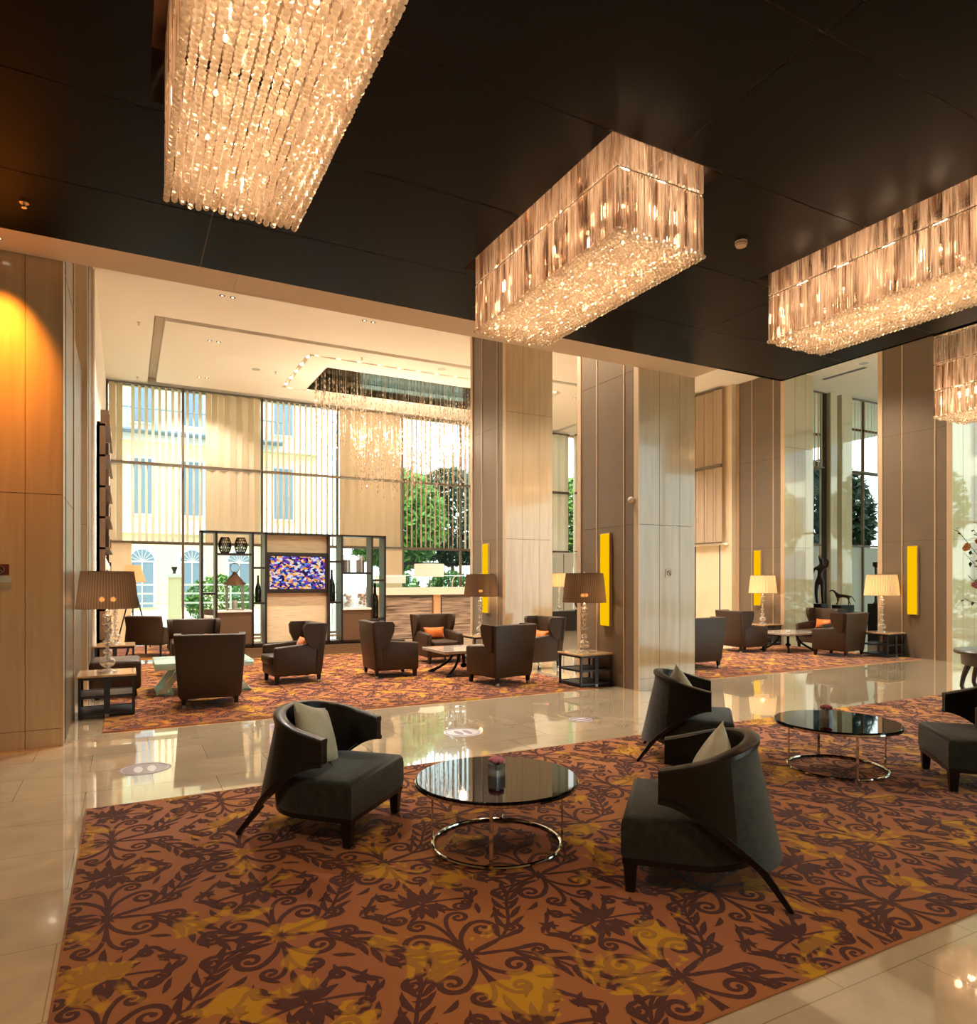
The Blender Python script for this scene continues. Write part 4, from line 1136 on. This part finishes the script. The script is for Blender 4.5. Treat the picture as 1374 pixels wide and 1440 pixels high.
skin_fig('figure_sculpture', V, Ed, M['bronze'], (16.25, 12.0, .98), -.93, 'slender abstract bronze standing figure on a black pedestal', 'sculpture')
MB().mat(M['iron']).box((-.14, -.14, 0), (.14, .14, .98), bev=.005, seg=1).build('pedestal', loc=(16.25, 12.0, 0), label='black pedestal under the bronze figure', category='pedestal')
V = [(-.12, 0, .24, .045), (.12, 0, .25, .045), (-.20, 0, .36, .03), (-.26, 0, .40, .022), (-.34, 0, .36, .015), (-.13, .03, .12, .015), (-.13, .03, 0, .012), (-.11, -.03, .12, .015), (-.17, -.03, 0, .012),
     (.14, .03, .13, .017), (.18, .03, 0, .012), (.14, -.03, .13, .017), (.13, -.03, 0, .012), (.22, 0, .22, .012), (.30, 0, .08, .008)]
Ed = [(0, 1), (0, 2), (2, 3), (3, 4), (0, 5), (5, 6), (0, 7), (7, 8), (1, 9), (9, 10), (1, 11), (11, 12), (1, 13), (13, 14)]
skin_fig('horse_sculpture', V, Ed, M['bronze'], (17.2, 12.0, .93), -.93, 'small dark bronze horse on a low black pedestal', 'sculpture')
MB().mat(M['iron']).box((-.28, -.14, 0), (.28, .14, .93), bev=.005, seg=1).build('pedestal', loc=(17.2, 12.0, 0), label='black pedestal under the small bronze horse', category='pedestal')
MB().mat(M['iron']).box((-.14, -.14, 0), (.14, .14, .98)).build('pedestal', loc=(17.55, 11.3, 0), label='black pedestal half hidden behind the right cream lamp', category='pedestal')
MB().mat(M['bronze']).lathe([(.08, 0), (.04, .05), (.03, .4), (.07, .5), (.03, .6), (.03, .95), (.08, 1.0), (.08, 1.1), (.02, 1.12)], 16).build('candlestick', loc=(17.55, 11.3, .98), label='tall dark turned candlestick on the pedestal behind the cream lamp', category='candlestick')
MB().mat(M['iron']).box((-.13, -.14, 0), (.13, .14, .85)).build('pedestal', loc=(15.95, 12.0, 0), label='low black plinth left of the bronze figure', category='pedestal')

# ---- grey pedestal table with flowers at the right edge
TX, TY = 8.86, 4.18
e = empty('pedestal_table', (TX, TY, .014), 0, 'round grey carved table with scrolled legs at the right edge', 'table')
MB().mat(M['grey_table']).lathe([(.42, .73), (.47, .735), (.49, .75), (.49, .77), (.475, .785)], 56).build('tabletop', parent=e)
MB().mat(M['grey_table']).lathe([(.36, .60), (.41, .61), (.42, .73), (.36, .73)], 56).build('apron', parent=e)
MB().mat(M['grey_table']).lathe([(.22, 0), (.22, .05), (.12, .08), (.10, .2), (.18, .35), (.16, .5), (.08, .6)], 32).build('pedestal', parent=e)
for k in range(5):
    a = 2 * PI * k / 5 + 2.45; pts = []
    for t in range(13):
        u = t / 12; r = .37 + .07 * math.sin(PI * u * 1.1) - .20 * max(0, u - .45) * 2; z = .62 - .60 * u
        if u > .85: r += (u - .85) * .5
        pts.append((r * math.cos(a), r * math.sin(a), z))
    MB().mat(M['grey_table']).tube(pts, [.035 - .012 * math.sin(PI * t / 12) for t in range(13)], n=8).build('leg', parent=e)
e = empty('flower_arrangement', (TX, TY, .80), 0, 'tall flower arrangement of dark leaves and peach roses on the grey table', 'flowers')
MB().mat(M['greytop']).lathe([(.09, 0), (.10, .02), (.06, .1), (.12, .3), (.14, .42), (.10, .5)], 28).build('urn', parent=e)
mb = MB().mat(M['leafd']); rr = random.Random(3)
tips = []
for k in range(46):
    a = rr.uniform(0, 2 * PI); l = rr.uniform(.2, .5); h = rr.uniform(-.18, 1.0)
    tip = Vector((l * math.cos(a), l * math.sin(a), .55 + h)); tips.append(tip)
    mb.tube([(0, 0, .45), (tip.x * .5, tip.y * .5, .5 + h * .65), tip], [.006, .004, .002], n=4)
    for q in range(9):
        t = .35 + .65 * q / 8; p = Vector((tip.x * t, tip.y * t, .5 + (tip.z - .5) * t)); d = Vector((rr.uniform(-1, 1), rr.uniform(-1, 1), rr.uniform(-.6, .8))).normalized()
        u = d.cross(Vector((0, 0, 1))).normalized() * .018
        vs = [mb.bm.verts.new(p), mb.bm.verts.new(p + d * .035 + u), mb.bm.verts.new(p + d * .085), mb.bm.verts.new(p + d * .035 - u)]; mb.bm.faces.new(vs)
mb.build('foliage', parent=e, ang=None)
for k in range(14):
    t = tips[k * 3]; mb = MB().mat(M['orangefabric'] if k % 3 else M['pink'])
    for q in range(7): mb.sphere((t.x * .85 + rr.uniform(-.02, .02), t.y * .85 + rr.uniform(-.02, .02), .5 + (t.z - .5) * .8 + rr.uniform(-.02, .02)), .034, 8)
    mb.build('rose', parent=e)

# ---- small fittings
def plate(loc, rz, w, h, mat, name, lab, cat, fn=None):
    e = empty(name, loc, rz, lab, cat)
    MB().mat(mat).box((-w/2, -.008, -h/2), (w/2, 0, h/2), bev=.002, seg=1).build('plate', parent=e)
    mb = MB().mat(M['seam'] if mat is not M['signred'] else M['pewter'])
    r = min(w, h) * .33; n = 20
    mb.tube([(r * math.cos(2*PI*k/n), -.010, r * math.sin(2*PI*k/n)) for k in range(n)], r * .13, n=4, closed=True)
    mb.tube([(-r * .7, -.010, r * .7), (r * .7, -.010, -r * .7)], r * .13, n=4)
    mb.build('prohibition_ring', parent=e); return e
plate((7.11, 7.758, 1.705), 0, .115, .125, M['signwhite'], 'no_smoking_sign', 'small cream no smoking sign on the front marble column', 'sign')
plate((-1.04, 7.776, 1.70), 0, .14, .10, M['signred'], 'no_smoking_sign', 'dark red no smoking sign on the left marble column', 'sign')
MB().mat(M['grey']).box((-1.14, 7.768, 1.575), (-.955, 7.779, 1.64), bev=.002, seg=1).build('switch_plate', label='grey switch plate under the red sign on the left column', category='switch')
mb = MB().mat(M['soffit']); mb.sphere((-.05, 0, 0), .045, 16); mb.tube([(0, 0, 0), (-.04, 0, 0)], .03, n=12); mb.build('security_camera', loc=(6.54, 7.87, 2.77), label='small round dome camera on the side of the middle column', category='camera')
def decal(x, y, r, m1, m2, lab, marks):
    e = empty('floor_marker', (x, y, 0), 0, lab, 'floor marker', 'round floor markers')
    MB().mat(m1).lathe([(r, .0), (r, .0012), (0.0001, .0012)], 48, caps=False).build('disc', parent=e)
    mb = MB().mat(m2)
    mb.tube([(r * .88 * math.cos(2*PI*k/48), r * .88 * math.sin(2*PI*k/48), .0012) for k in range(48)], .004, n=4, closed=True)
    mb.build('ring_line', parent=e)
    for sx in (-1, 1):
        mb = MB().mat(m2)
        if marks == 'shoes':
            pts = [(sx * r * .25 + r * .17 * math.cos(a) , -.05 * r + r * .5 * math.sin(a)) for a in [2 * PI * k / 20 for k in range(20)]]
            mb.prism(pts, 'z', .0012, .0018)
        else: mb.box((-r * .6, sx * r * .3 - r * .12, .0012), (r * .6, sx * r * .3 + r * .12, .0018))
        mb.build('footprint', parent=e)
decal(.14, 6.52, .205, M['decal'], M['decal2'], 'mauve round floor marker in front of the left marble column', 'shoes')
decal(3.13, 6.52, .20, M['decal2'], M['decal'], 'pale round floor marker on the marble behind the nearer black table', 'shoes')
decal(4.61, 6.48, .15, M['decal'], M['decal2'], 'small ringed floor marker before the middle marble column', 'bars')
e = empty('smoke_detector', (4.93, 4.44, ZD), 0, 'round beige smoke detector on the black ceiling', 'detector')
MB().mat(M['soffit']).lathe([(.055, 0), (.055, -.02), (.045, -.045), (.0, -.05)], 28, caps=False).build('housing', parent=e)
MB().mat(M['seam']).lathe([(.057, -.02), (.057, -.026)], 28, caps=False).build('slot', parent=e)
for i, (x, y, lab) in enumerate(((-.735, 6.70, 'at the far left of the black ceiling'), (4.84, 6.73, 'just beyond the middle chandelier'))):
    e = empty('sprinkler', (x, y, ZD), 0, 'small sprinkler head ' + lab, 'sprinkler')
    MB().mat(M['pewter']).lathe([(.035, 0), (.035, -.006), (0, -.006)], 20, caps=False).build('escutcheon', parent=e)
    MB().mat(M['chrome']).tube([(0, 0, 0), (0, 0, -.04)], .008).lathe([(.02, -.045), (.022, -.04), (0, -.04)], 16).build('nozzle', parent=e)
DL = [(1.64, 13.37), (1.69, 16.01), (1.74, 19.0), (4.31, 13.33), (7.6, 13.4), (10.6, 13.4), (11.4, 16.2), (2.6, 10.4), (5.4, 9.2), (9.6, 9.8), (12.4, 9.4)]
DN = ['nearest the beam at the far left', 'inside the slot ring, left of the trough', 'close to the top of the open blinds', 'between beam and slot ring, above the divider', 'beyond the second marble column', 'near the slim column', 'right of the mirror recess', 'over the nearest wing chair', 'above the marble coffee table', 'over the right seating rug', 'between the broad and slim columns']
for i, (x, y) in enumerate(DL):
    e = empty('ceiling_downlight_or_fill', (x, y, ZW), 0, 'twin recessed downlight in the white ceiling, ' + DN[i], 'downlight', 'twin downlights in the white ceiling')
    for s in (-.09, .09):
        MB().mat(M['seam']).lathe([(.05, 0), (.05, -.003), (.0, -.003)], 20, c=(s, 0, 0), caps=False).build('housing', parent=e)
        MB().mat(M['spotlens']).lathe([(.022, -.0035), (.0, -.0035)], 14, c=(s, 0, 0), caps=False).build('lens', parent=e)
for x, y, lab in ((2.83, 17.66, 'near the middle of the hall ceiling'), (6.87, 15.5, 'beside the light trough'), (15.64, 10.37, 'in the ceiling at the right')):
    MB().mat(M['grey']).lathe([(.10, 0), (.10, -.004), (.0, -.005)], 28, caps=False).build('ceiling_speaker', loc=(x, y, ZW), label='round grey ceiling speaker ' + lab, category='speaker')
for x, y, lab in ((.22, 15.53, 'beside the near corner of the air slot'), (.25, 19.73, 'in the far left corner of the hall'), (3.3, 17.64, 'left of the light trough'), (4.87, 15.58, 'in front of the light trough')):
    MB().mat(M['pewter']).lathe([(.035, 0), (.03, -.006), (.01, -.01), (.01, -.05), (.025, -.055), (0, -.055)], 14, caps=False).build('sprinkler', loc=(x, y, ZW), label='sprinkler on the white ceiling ' + lab, category='sprinkler')
# ================================================================ CHANDELIERS
def rod_mesh(L, name='crystal_rod'):
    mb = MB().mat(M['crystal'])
    r = .0125
    mb.lathe([(.0015, 0), (r, .016), (r, L - .02), (.003, L)], 4, caps=False)
    me_o = mb.build(name, ang=10); me = me_o.data; bpy.data.objects.remove(me_o); return me
ZB = 4.03
def side_points(w, l, pit):
    P = []
    n = int(w / pit); m = int(l / pit)
    for k in range(n): P += [(-w/2 + pit * (k + .5), -l/2, 0), (-w/2 + pit * (k + .5), l/2, 0)]
    for k in range(m): P += [(-w/2, -l/2 + pit * (k + .5), 1), (w/2, -l/2 + pit * (k + .5), 1)]
    return P
RM = [rod_mesh(.30), rod_mesh(.34), rod_mesh(.33)]
def chandelier(cx, cy, w, l, zt, lab, tiers, seenx, seeny):
    e = empty('crystal_chandelier', (cx, cy, ZB), 0, lab, 'chandelier', 'box shaped crystal chandeliers')
    H = zt - ZB
    mb = MB().mat(M['chrome'])
    mb.box((-w/2 - .01, -l/2 - .01, H - .02), (w/2 + .01, l/2 + .01, H))
    hz = H - .04
    zz = []
    for k in range(tiers): zz.append((H - .05) * (k + 1) / tiers)
    for z in zz:
        q = 0.006
        for lo, hi in (((-w/2 - q, -l/2 - q, z - .006), (w/2 + q, -l/2 + q, z)), ((-w/2 - q, l/2 - q, z - .006), (w/2 + q, l/2 + q, z)), ((-w/2 - q, -l/2, z - .006), (-w/2 + q, l/2, z)), ((w/2 - q, -l/2, z - .006), (w/2 + q, l/2, z))): mb.box(lo, hi)
    mb.build('metal_frame', parent=e)
    # rods: the hundred nearest as pieces, the others as one mass
    rods = []
    for z in range(tiers):
        L = (H - .05) / tiers
        for (x, y, s) in side_points(w, l, .0235): rods.append((x + R.uniform(-.002, .002), y + R.uniform(-.002, .002), z * L + .004, L - .008, R.uniform(0, PI)))
    cam = Vector((-cx, -cy))
    def key(r):
        vis = 0
        if abs(abs(r[0]) - w/2) < .004: vis = 0 if (r[0] * seenx > 0) else 9
        else: vis = 0 if (r[1] * seeny > 0) else 9
        return vis + (Vector((r[0], r[1])) - cam).length * .1 + r[2]
    rods.sort(key=key)
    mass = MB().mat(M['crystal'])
    for i, (x, y, z, L, a) in enumerate(rods):
        if i < 100:
            o = bpy.data.objects.new('crystal_rod', RM[0]); COL.objects.link(o); o.parent = e; o.location = (x, y, z); o.rotation_euler = (0, 0, a); o.scale = (1, 1, L / .30)
        else:
            r = .0125
            rows = [[(x + q * math.cos(a + PI / 2 * k), y + q * math.sin(a + PI / 2 * k), z + h) for k in range(4)] for q, h in ((.0015, 0), (r, .016), (r, L - .02), (.003, L))]
            mass.quadgrid(rows, close_u=True)
    mass.build('crystal_rods', parent=e, ang=10, kind='stuff')
    # net of beads over the underside
    mb = MB().mat(M['bead'])
    nx, ny = int(w / .047), int(l / .040)
    for i in range(nx + 1):
        for j in range(ny + 1):
            x = -w/2 + w * i / nx; y = -l/2 + l * j / ny
            z = -.006 + .010 * math.sin(i * 1.3) + R.uniform(-.004, .004)
            r = .0225; rot = R.uniform(0, 1)
            rows = [[(x + q * math.cos(rot + k * PI / 3), y + q * .92 * math.sin(rot + k * PI / 3), z + h) for k in range(6)] for q, h in ((.003, -.021), (.018, -.011), (r, .002), (.014, .014))]
            mb.quadgrid(rows, close_u=True)
    mb.build('bead_net', parent=e, ang=15, kind='stuff')
    nb = 5
    for k in range(nb):
        for sx in (-1, 1):
            p = (sx * w * .22, -l/2 + l * (k + .5) / nb, .33)
            MB().mat(M['bulb']).sphere((0, 0, 0), .016, 10).build('light_bulb', parent=e, loc=p)
            if True: lamp('POINT', (cx + p[0], cy + p[1], ZB + p[2]), CH_E, '#ffdcb4', .05)
    return e
CH_E = 3.8
chandelier(.625, 3.72, .80, 2.2, 4.98, 'crystal chandelier seen from below at the top left', 2, 1, -1)
chandelier(3.42, 4.90, .80, 2.2, 4.98, 'crystal chandelier in the middle of the black ceiling', 2, -1, -1)
chandelier(6.18, 3.75, .80, 2.2, 4.98, 'long crystal chandelier over the farther black table', 2, -1, -1)
c4 = chandelier(11.05, 4.86, .80, 2.2, 5.25, 'deep crystal chandelier partly behind the black ceiling edge at the right', 3, -1, 1)
for sx in (-1, 1):
    for sy in (-1, 1): MB().mat(M['chrome']).tube([(sx * .3, sy * .9, 5.25 - ZB), (sx * .3, sy * .9, ZW - ZB)], .008, n=6).build('hanging_rod', parent=c4)

# hanging crystal rain in the hall
e = empty('hanging_crystal_cluster', (6.85, 17.75, ZW + .42), 0, 'cluster of hanging crystal strands in front of the far blinds', 'chandelier')
MB().mat(M['chrome']).box((-2.6, -.8, -.012), (2.6, .8, 0)).build('ceiling_plate', parent=e)
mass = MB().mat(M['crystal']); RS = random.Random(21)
for i in range(280):
    tgt = None if i < 100 else mass
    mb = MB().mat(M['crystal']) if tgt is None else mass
    u = RS.uniform(-1, 1); x = u * 2.55; y = RS.uniform(-.75, .75)
    bot = 3.75 + RS.uniform(0, 1.5) + .9 * u * u - (.0 if u > -.6 else -.4); bot = max(3.6, bot)
    zb = bot - (ZW + .42)
    if tgt is None: ox, oy = 0, 0
    else: ox, oy = x, y
    mb.tube([(ox, oy, 0), (ox, oy, zb)], .0022, n=3)
    z = zb
    while z < zb + RS.uniform(1.0, 1.9) and z < -.3:
        L = RS.uniform(.05, .13); r = RS.uniform(.011, .022); a0 = RS.uniform(0, 1)
        rows = [[(ox + q * math.cos(a0 + k * PI / 2), oy + q * math.sin(a0 + k * PI / 2), z + h) for k in range(4)] for q, h in ((.001, 0), (r, L * .4), (r * .7, L * .8), (.001, L))]
        mb.quadgrid(rows, close_u=True); z += L + RS.uniform(.02, .10)
    if tgt is None: mb.build('crystal_strand', parent=e, loc=(x, y, 0), ang=10)
mass.build('crystal_strands', parent=e, ang=10, kind='stuff')
for k in range(6): lamp('POINT', (4.9 + .75 * k, 17.4 + .6 * (k % 2), 5.5), 40, '#ffe4c4', .1)  # unseen lamps added among the strands to brighten the crystals
# lamps of the light trough
for k in range(14):
    for y in (15.95, 18.95):
        x = 3.9 + 6.6 * k / 13
        MB().mat(M['bulb']).lathe([(.0, -.012), (.035, -.01), (.035, .02)], 12, caps=False).build('trough_light', loc=(x, y, ZW + .025), label='small round lamp in the light trough of the hall ceiling', category='lamp', group='small lamps in the ceiling light trough')
for k in range(5):
    MB().mat(M['bulb']).lathe([(.0, -.012), (.035, -.01), (.035, .02)], 12, caps=False).build('trough_light', loc=(3.75, 16.2 + 2.5 * k / 4, ZW + .025), label='small round lamp in the light trough of the hall ceiling', category='lamp', group='small lamps in the ceiling light trough')

# ================================================================ OUTSIDE
st(MB().box((-25, 20.6, -.3), (45, 60, -.05)), 'ground_outside', M['ext_ground'])
st(MB().box((24, -25, -.3), (60, 20.6, -.05)), 'ground_outside', M['ext_ground'])
e = empty('townhouse', (0, 31, 0), 0, 'cream town house with arched windows beyond the far window', 'building')
mb = MB().mat(M['ext_cream']); mb.box((-12, 0, -.05), (7.6, 4, 11)); mb.build('wall', parent=e)
mb = MB().mat(M['ext_white']); mb.box((-12, -.25, 3.5), (7.7, 0, 3.75)); mb.box((-12, -.3, 7.2), (7.7, 0, 7.5)); mb.box((-12, -.12, -.05), (7.7, 0, .35)); mb.build('cornice', parent=e)
for k in range(-3, 4):
    x = .56 + 1.85 * k
    arch = [(-.45, .5), (.45, .5), (.45, 2.35)] + [(.45 * math.cos(PI * t / 12), 2.35 + .5 * math.sin(PI * t / 12)) for t in range(1, 12)] + [(-.45, 2.35)]
    w = MB().mat(M['ext_white']).prism([(u * 1.18, z if z < 1 else z + .07) for u, z in arch], 'y', -.06, -.0).build('window', parent=e, loc=(x, 0, 0))
    mb = MB().mat(M['ext_blue']); mb.prism(arch, 'y', -.075, -.05); mb.build('pane', parent=w)
    mb = MB().mat(M['ext_white'])
    for t in range(1, 8): mb.tube([(0, -.09, 2.35), (.44 * math.cos(PI * t / 8), -.09, 2.35 + .48 * math.sin(PI * t / 8))], .011, n=4)
    mb.box((-.45, -.1, 2.32), (.45, -.07, 2.38)); mb.box((-.02, -.1, .5), (.02, -.07, 2.35)); mb.box((-.45, -.1, .5), (-.41, -.07, 2.35)); mb.box((.41, -.1, .5), (.45, -.07, 2.35)); mb.build('glazing_bar', parent=w)
    for z0, h in ((4.3, 2.2), (8.0, 2.0)):
        w = MB().mat(M['ext_white']).box((-.5, -.06, z0 - .1), (.5, 0, z0 + h + .1)).build('window', parent=e, loc=(x, 0, 0))
        MB().mat(M['ext_blue']).box((-.4, -.1, z0), (.4, -.055, z0 + h)).build('pane', parent=w)
mb = MB().mat(M['ext_blue'])
for k in range(70): mb.box((-8 + .2 * k, -1.0, 7.5), (-7.97 + .2 * k, -.97, 8.3))
mb.box((-8, -1.02, 8.3), (6, -.95, 8.36)); mb.box((-8, -1.02, 7.45), (6, 0, 7.52)); mb.build('balcony_railing', parent=e)
e = empty('apartment_block', (28, 33, 0), 0, 'pale apartment block beyond the right hand windows', 'building')
MB().mat(M['ext_white']).box((-8, 0, -.05), (10, 6, 12)).build('wall', parent=e)
for i in range(6):
    for j in range(4): MB().mat(M['ext_blue']).box((-7 + 2.8 * i, -.06, 1 + 2.8 * j), (-5.6 + 2.8 * i, 0, 2.6 + 2.8 * j)).build('window', parent=e)
# railing and pillars
e = empty('white_railing', (-4, 25.5, 0), 0, 'white three bar railing outside the far window', 'railing')
for z in (.8, 1.12, 1.42): MB().mat(M['ext_white']).box((0, -.02, z), (11, .02, z + .06)).build('rail', parent=e)
for k in range(7): MB().mat(M['ext_white']).box((1.8 * k, -.03, -.05), (1.8 * k + .06, .03, 1.48)).build('post', parent=e)
for i, x in enumerate((1.42, 4.9)):
    e = empty('gate_pillar', (x, 25.2, -.05), 0, 'cream stone gate pillar with urn, ' + ('left of the hedge outside' if i == 0 else 'right of the hedge outside'), 'pillar')
    MB().mat(M['ext_cream']).box((-.2, -.2, 0), (.2, .2, 1.75)).build('shaft', parent=e); MB().mat(M['ext_white']).box((-.25, -.25, 1.75), (.25, .25, 1.87)).build('capstone', parent=e)
    MB().mat(M['iron']).lathe([(.06, 1.87), (.04, 1.93), (.09, 2.05), (.1, 2.1)], 16).build('urn', parent=e)
def foliage(name, c, r, n, mat, lab, cat, trunk=None, leaf=.16, seed=1):
    rn = random.Random(seed); e = empty(name, (c[0], c[1], -.05), 0, lab, cat)
    mb = MB().mat(mat)
    for k in range(n):
        while True:
            d = Vector((rn.uniform(-1, 1), rn.uniform(-1, 1), rn.uniform(-1, 1)))
            if d.length < 1: break
        d = d.normalized() * (d.length ** .45)
        p = Vector((d.x * r[0], d.y * r[1], c[2] + d.z * r[2])); u = Vector((rn.uniform(-1, 1), rn.uniform(-1, 1), rn.uniform(-1, 1))).normalized(); v = u.orthogonal().normalized()
        l = leaf * rn.uniform(.6, 1.4)
        mb.bm.faces.new([mb.bm.verts.new(q) for q in (p - u * l, p + v * l * .4, p + u * l, p - v * l * .4)])
    mb.build('foliage', parent=e, ang=None)
    if trunk:
        MB().mat(M['bark']).tube([(0, 0, 0), (.1, 0, trunk * .5), (0, .1, trunk), (0, 0, c[2])], [.14, .11, .09, .03], n=8).build('trunk', parent=e)
    return e
foliage('hedge', (3.0, 26.4, .9), (1.2, .5, .95), 2600, M['leaf'], 'bright green clipped hedge behind the white railing', 'hedge', leaf=.08, seed=2)
foliage('hedge', (-1.0, 26.4, .6), (1.2, .5, .7), 1200, M['leaf'], 'low green hedge outside at the far left', 'hedge', leaf=.08, seed=12)
for i, (x, y, z, s, m_, lab) in enumerate(((10.4, 28.5, 4.3, 2.3, 'leaf', 'first leafy tree right of the town house, above the bar'), (15.2, 33, 5.0, 2.6, 'leafd', 'second leafy tree outside, darker, behind the bar'), (19.5, 29, 4.6, 2.3, 'leaf', 'leafy tree outside behind the far right corner of the hall'),
        (23.2, 17.2, 4.0, 2.2, 'leafd', 'tree outside the right hand window wall'), (27.5, 23.5, 5, 2.6, 'leaf', 'tree farther outside the right hand window wall'))):
    foliage('tree', (x, y, z), (s, s * .8, s), 5200, M[m_], lab, 'tree', trunk=z - s * .6, leaf=.21, seed=30 + i)
for i, x in enumerate((9.0, 11.3, 13.6, 15.9)):
    foliage('shrub', (x, 24.6, 1.0), (1.08, .6, 1.02), 3200, M['leaf'], 'green shrub outside above the bar, number %s from the left' % ('one', 'two', 'three', 'four')[i], 'shrub', leaf=.10, seed=50 + i)
e = empty('iron_fence', (8, 23.2, -.05), 0, 'dark iron fence outside behind the bar counter', 'fence')
mb = MB().mat(M['iron'])
for k in range(60): mb.box((.15 * k, 0, 0), (.15 * k + .02, .02, 2.2))
mb.box((0, -.01, 2.2), (9, .03, 2.3)); mb.box((0, -.01, .4), (9, .03, .48)); mb.build('bars', parent=e)

# ================================================================ LIGHT, WORLD, CAMERA
def spot(x, y, z, e_, col='#ffd2a0', ang=75, blend=.6, rot=(0, 0, 0)):
    return lamp('SPOT', (x, y, z), e_, col, .06, rot, spot_size=math.radians(ang), spot_blend=blend)
for x, y in DL: spot(x, y, ZW - .02, 560, '#fff4e6', ang=120)
# wall washer over the left marble column
e = empty('wall_washer', (-1.03, 7.5, ZD), 0, 'round wall washer downlight over the left marble column', 'downlight')
MB().mat(M['gold']).lathe([(.05, 0), (.05, -.004), (.035, -.004)], 24, caps=False).build('ring', parent=e)
MB().mat(M['spotlens']).lathe([(.034, -.002), (.0, -.002)], 20, caps=False).build('lens', parent=e)
spot(-1.05, 7.32, ZD - .02, 300, '#ff9c34', 58, 1.0, rot=(math.radians(25), 0, 0))

for i, (x, y) in enumerate(((-1.2, .7), (2.2, -.6), (5.2, -.4), (8.2, .6))):  # fill lights added out of view to brighten the rug and floor in front
    e = empty('ceiling_downlight_or_fill', (x, y, ZD), 0, 'unseen added fill light in the black ceiling, ' + ('at the far left', 'left of the centre joint', 'right of the centre joint', 'near the ceiling edge')[i], 'downlight', 'added fill lights in the black ceiling')
    MB().mat(M['gold']).lathe([(.07, 0), (.07, -.004), (.05, -.004)], 24, caps=False).build('ring', parent=e)
    MB().mat(M['spotlens']).lathe([(.049, -.002), (.0, -.002)], 20, caps=False).build('lens', parent=e)
    spot(x, y, ZD - .03, (130, 95, 40, 30)[i], '#ffe6c8', ang=150, blend=.8)
w = bpy.data.worlds.new('World'); SC.world = w; w.use_nodes = True; nt = w.node_tree; nt.nodes.clear()
wo = nt.nodes.new('ShaderNodeOutputWorld'); bg = nt.nodes.new('ShaderNodeBackground')
tc = nt.nodes.new('ShaderNodeTexCoord'); sx = nt.nodes.new('ShaderNodeSeparateXYZ'); nt.links.new(tc.outputs['Generated'], sx.inputs[0])
rp = nt.nodes.new('ShaderNodeValToRGB'); nt.links.new(sx.outputs[2], rp.inputs[0])
rp.color_ramp.elements[0].position = 0; rp.color_ramp.elements[0].color = (.95, .97, 1, 1)
rp.color_ramp.elements[1].position = .9; rp.color_ramp.elements[1].color = (.75, .88, 1, 1)
nt.links.new(rp.outputs[0], bg.inputs[0]); bg.inputs[1].default_value = 2.3; nt.links.new(bg.outputs[0], wo.inputs[0])
sun = lamp('SUN', (0, 0, 20), 1.5, '#fff2dc', rot=(math.radians(42), 0, math.radians(-25)), angle=math.radians(3))

def portal(loc, rot, sx_, sy_):
    l = bpy.data.lights.new('portal', 'AREA'); l.shape = 'RECTANGLE'; l.size = sx_; l.size_y = sy_; l.cycles.is_portal = True
    o = bpy.data.objects.new('portal', l); COL.objects.link(o); o.location = loc; o.rotation_euler = rot
portal((6.7, 20.45, 3.4), (math.radians(-90), 0, 0), 14.4, 6.8)      # far windows, facing into the hall
portal((21.1, 3.8, 3.4), (math.radians(-90), 0, math.radians(-90)), 17.5, 6.8)
portal((15, -5.1, 3.4), (math.radians(90), 0, 0), 12, 6.8)
portal((19.5, 12.7, 4.7), (math.radians(-90), 0, 0), 8, 4)

cam = bpy.data.cameras.new('camera'); co = bpy.data.objects.new('camera', cam); COL.objects.link(co); SC.camera = co
cam.sensor_fit = 'VERTICAL'; cam.sensor_height = 36; cam.lens = 36 * 966 / 1440; cam.shift_y = (816 - 720) / 1440
cam.clip_start = .05; cam.clip_end = 200
co.location = (0, 0, 1.6); co.rotation_euler = (math.radians(90), 0, -.4852)
SC.view_settings.view_transform = 'Standard'; SC.view_settings.look = 'None'; SC.view_settings.gamma = 1; SC.view_settings.use_curve_mapping = False
SC.view_settings.exposure = 0.95
cy = SC.cycles; cy.use_denoising = True; cy.max_bounces = 8; cy.diffuse_bounces = 4; cy.glossy_bounces = 4; cy.transparent_max_bounces = 16; cy.transmission_bounces = 4
cy.sample_clamp_indirect = 6; cy.caustics_reflective = False; cy.caustics_refractive = False; cy.use_light_tree = True
# planting and street beyond the right facade
foliage('hedge', (26.0, 3.0, .8), (.7, 6.5, .9), 5000, M['leaf'], 'long hedge along the street beyond the glazed front at the right', 'hedge', leaf=.10, seed=71)
for i, (x, y) in enumerate(((29, -2), (30, 6), (28.5, 12))):
    foliage('tree', (x, y, 4.6), (2.4, 2.2, 2.4), 2200, M['leafd' if i % 2 else 'leaf'], 'street tree beyond the glazed front, ' + ('south end', 'middle', 'north end')[i], 'tree', trunk=3.0, leaf=.18, seed=80 + i)
e = empty('office_block', (36, 4, 0), 0, 'grey office block across the street beyond the glazed front', 'building')
MB().mat(M['ext_white']).box((0, -16, -.05), (6, 16, 14)).build('wall', parent=e)
for i in range(8):
    for j in range(4): MB().mat(M['ext_blue']).box((-.06, -15 + 4 * i, 1.2 + 3.2 * j), (0, -12.4 + 4 * i, 3.4 + 3.2 * j)).build('window', parent=e)
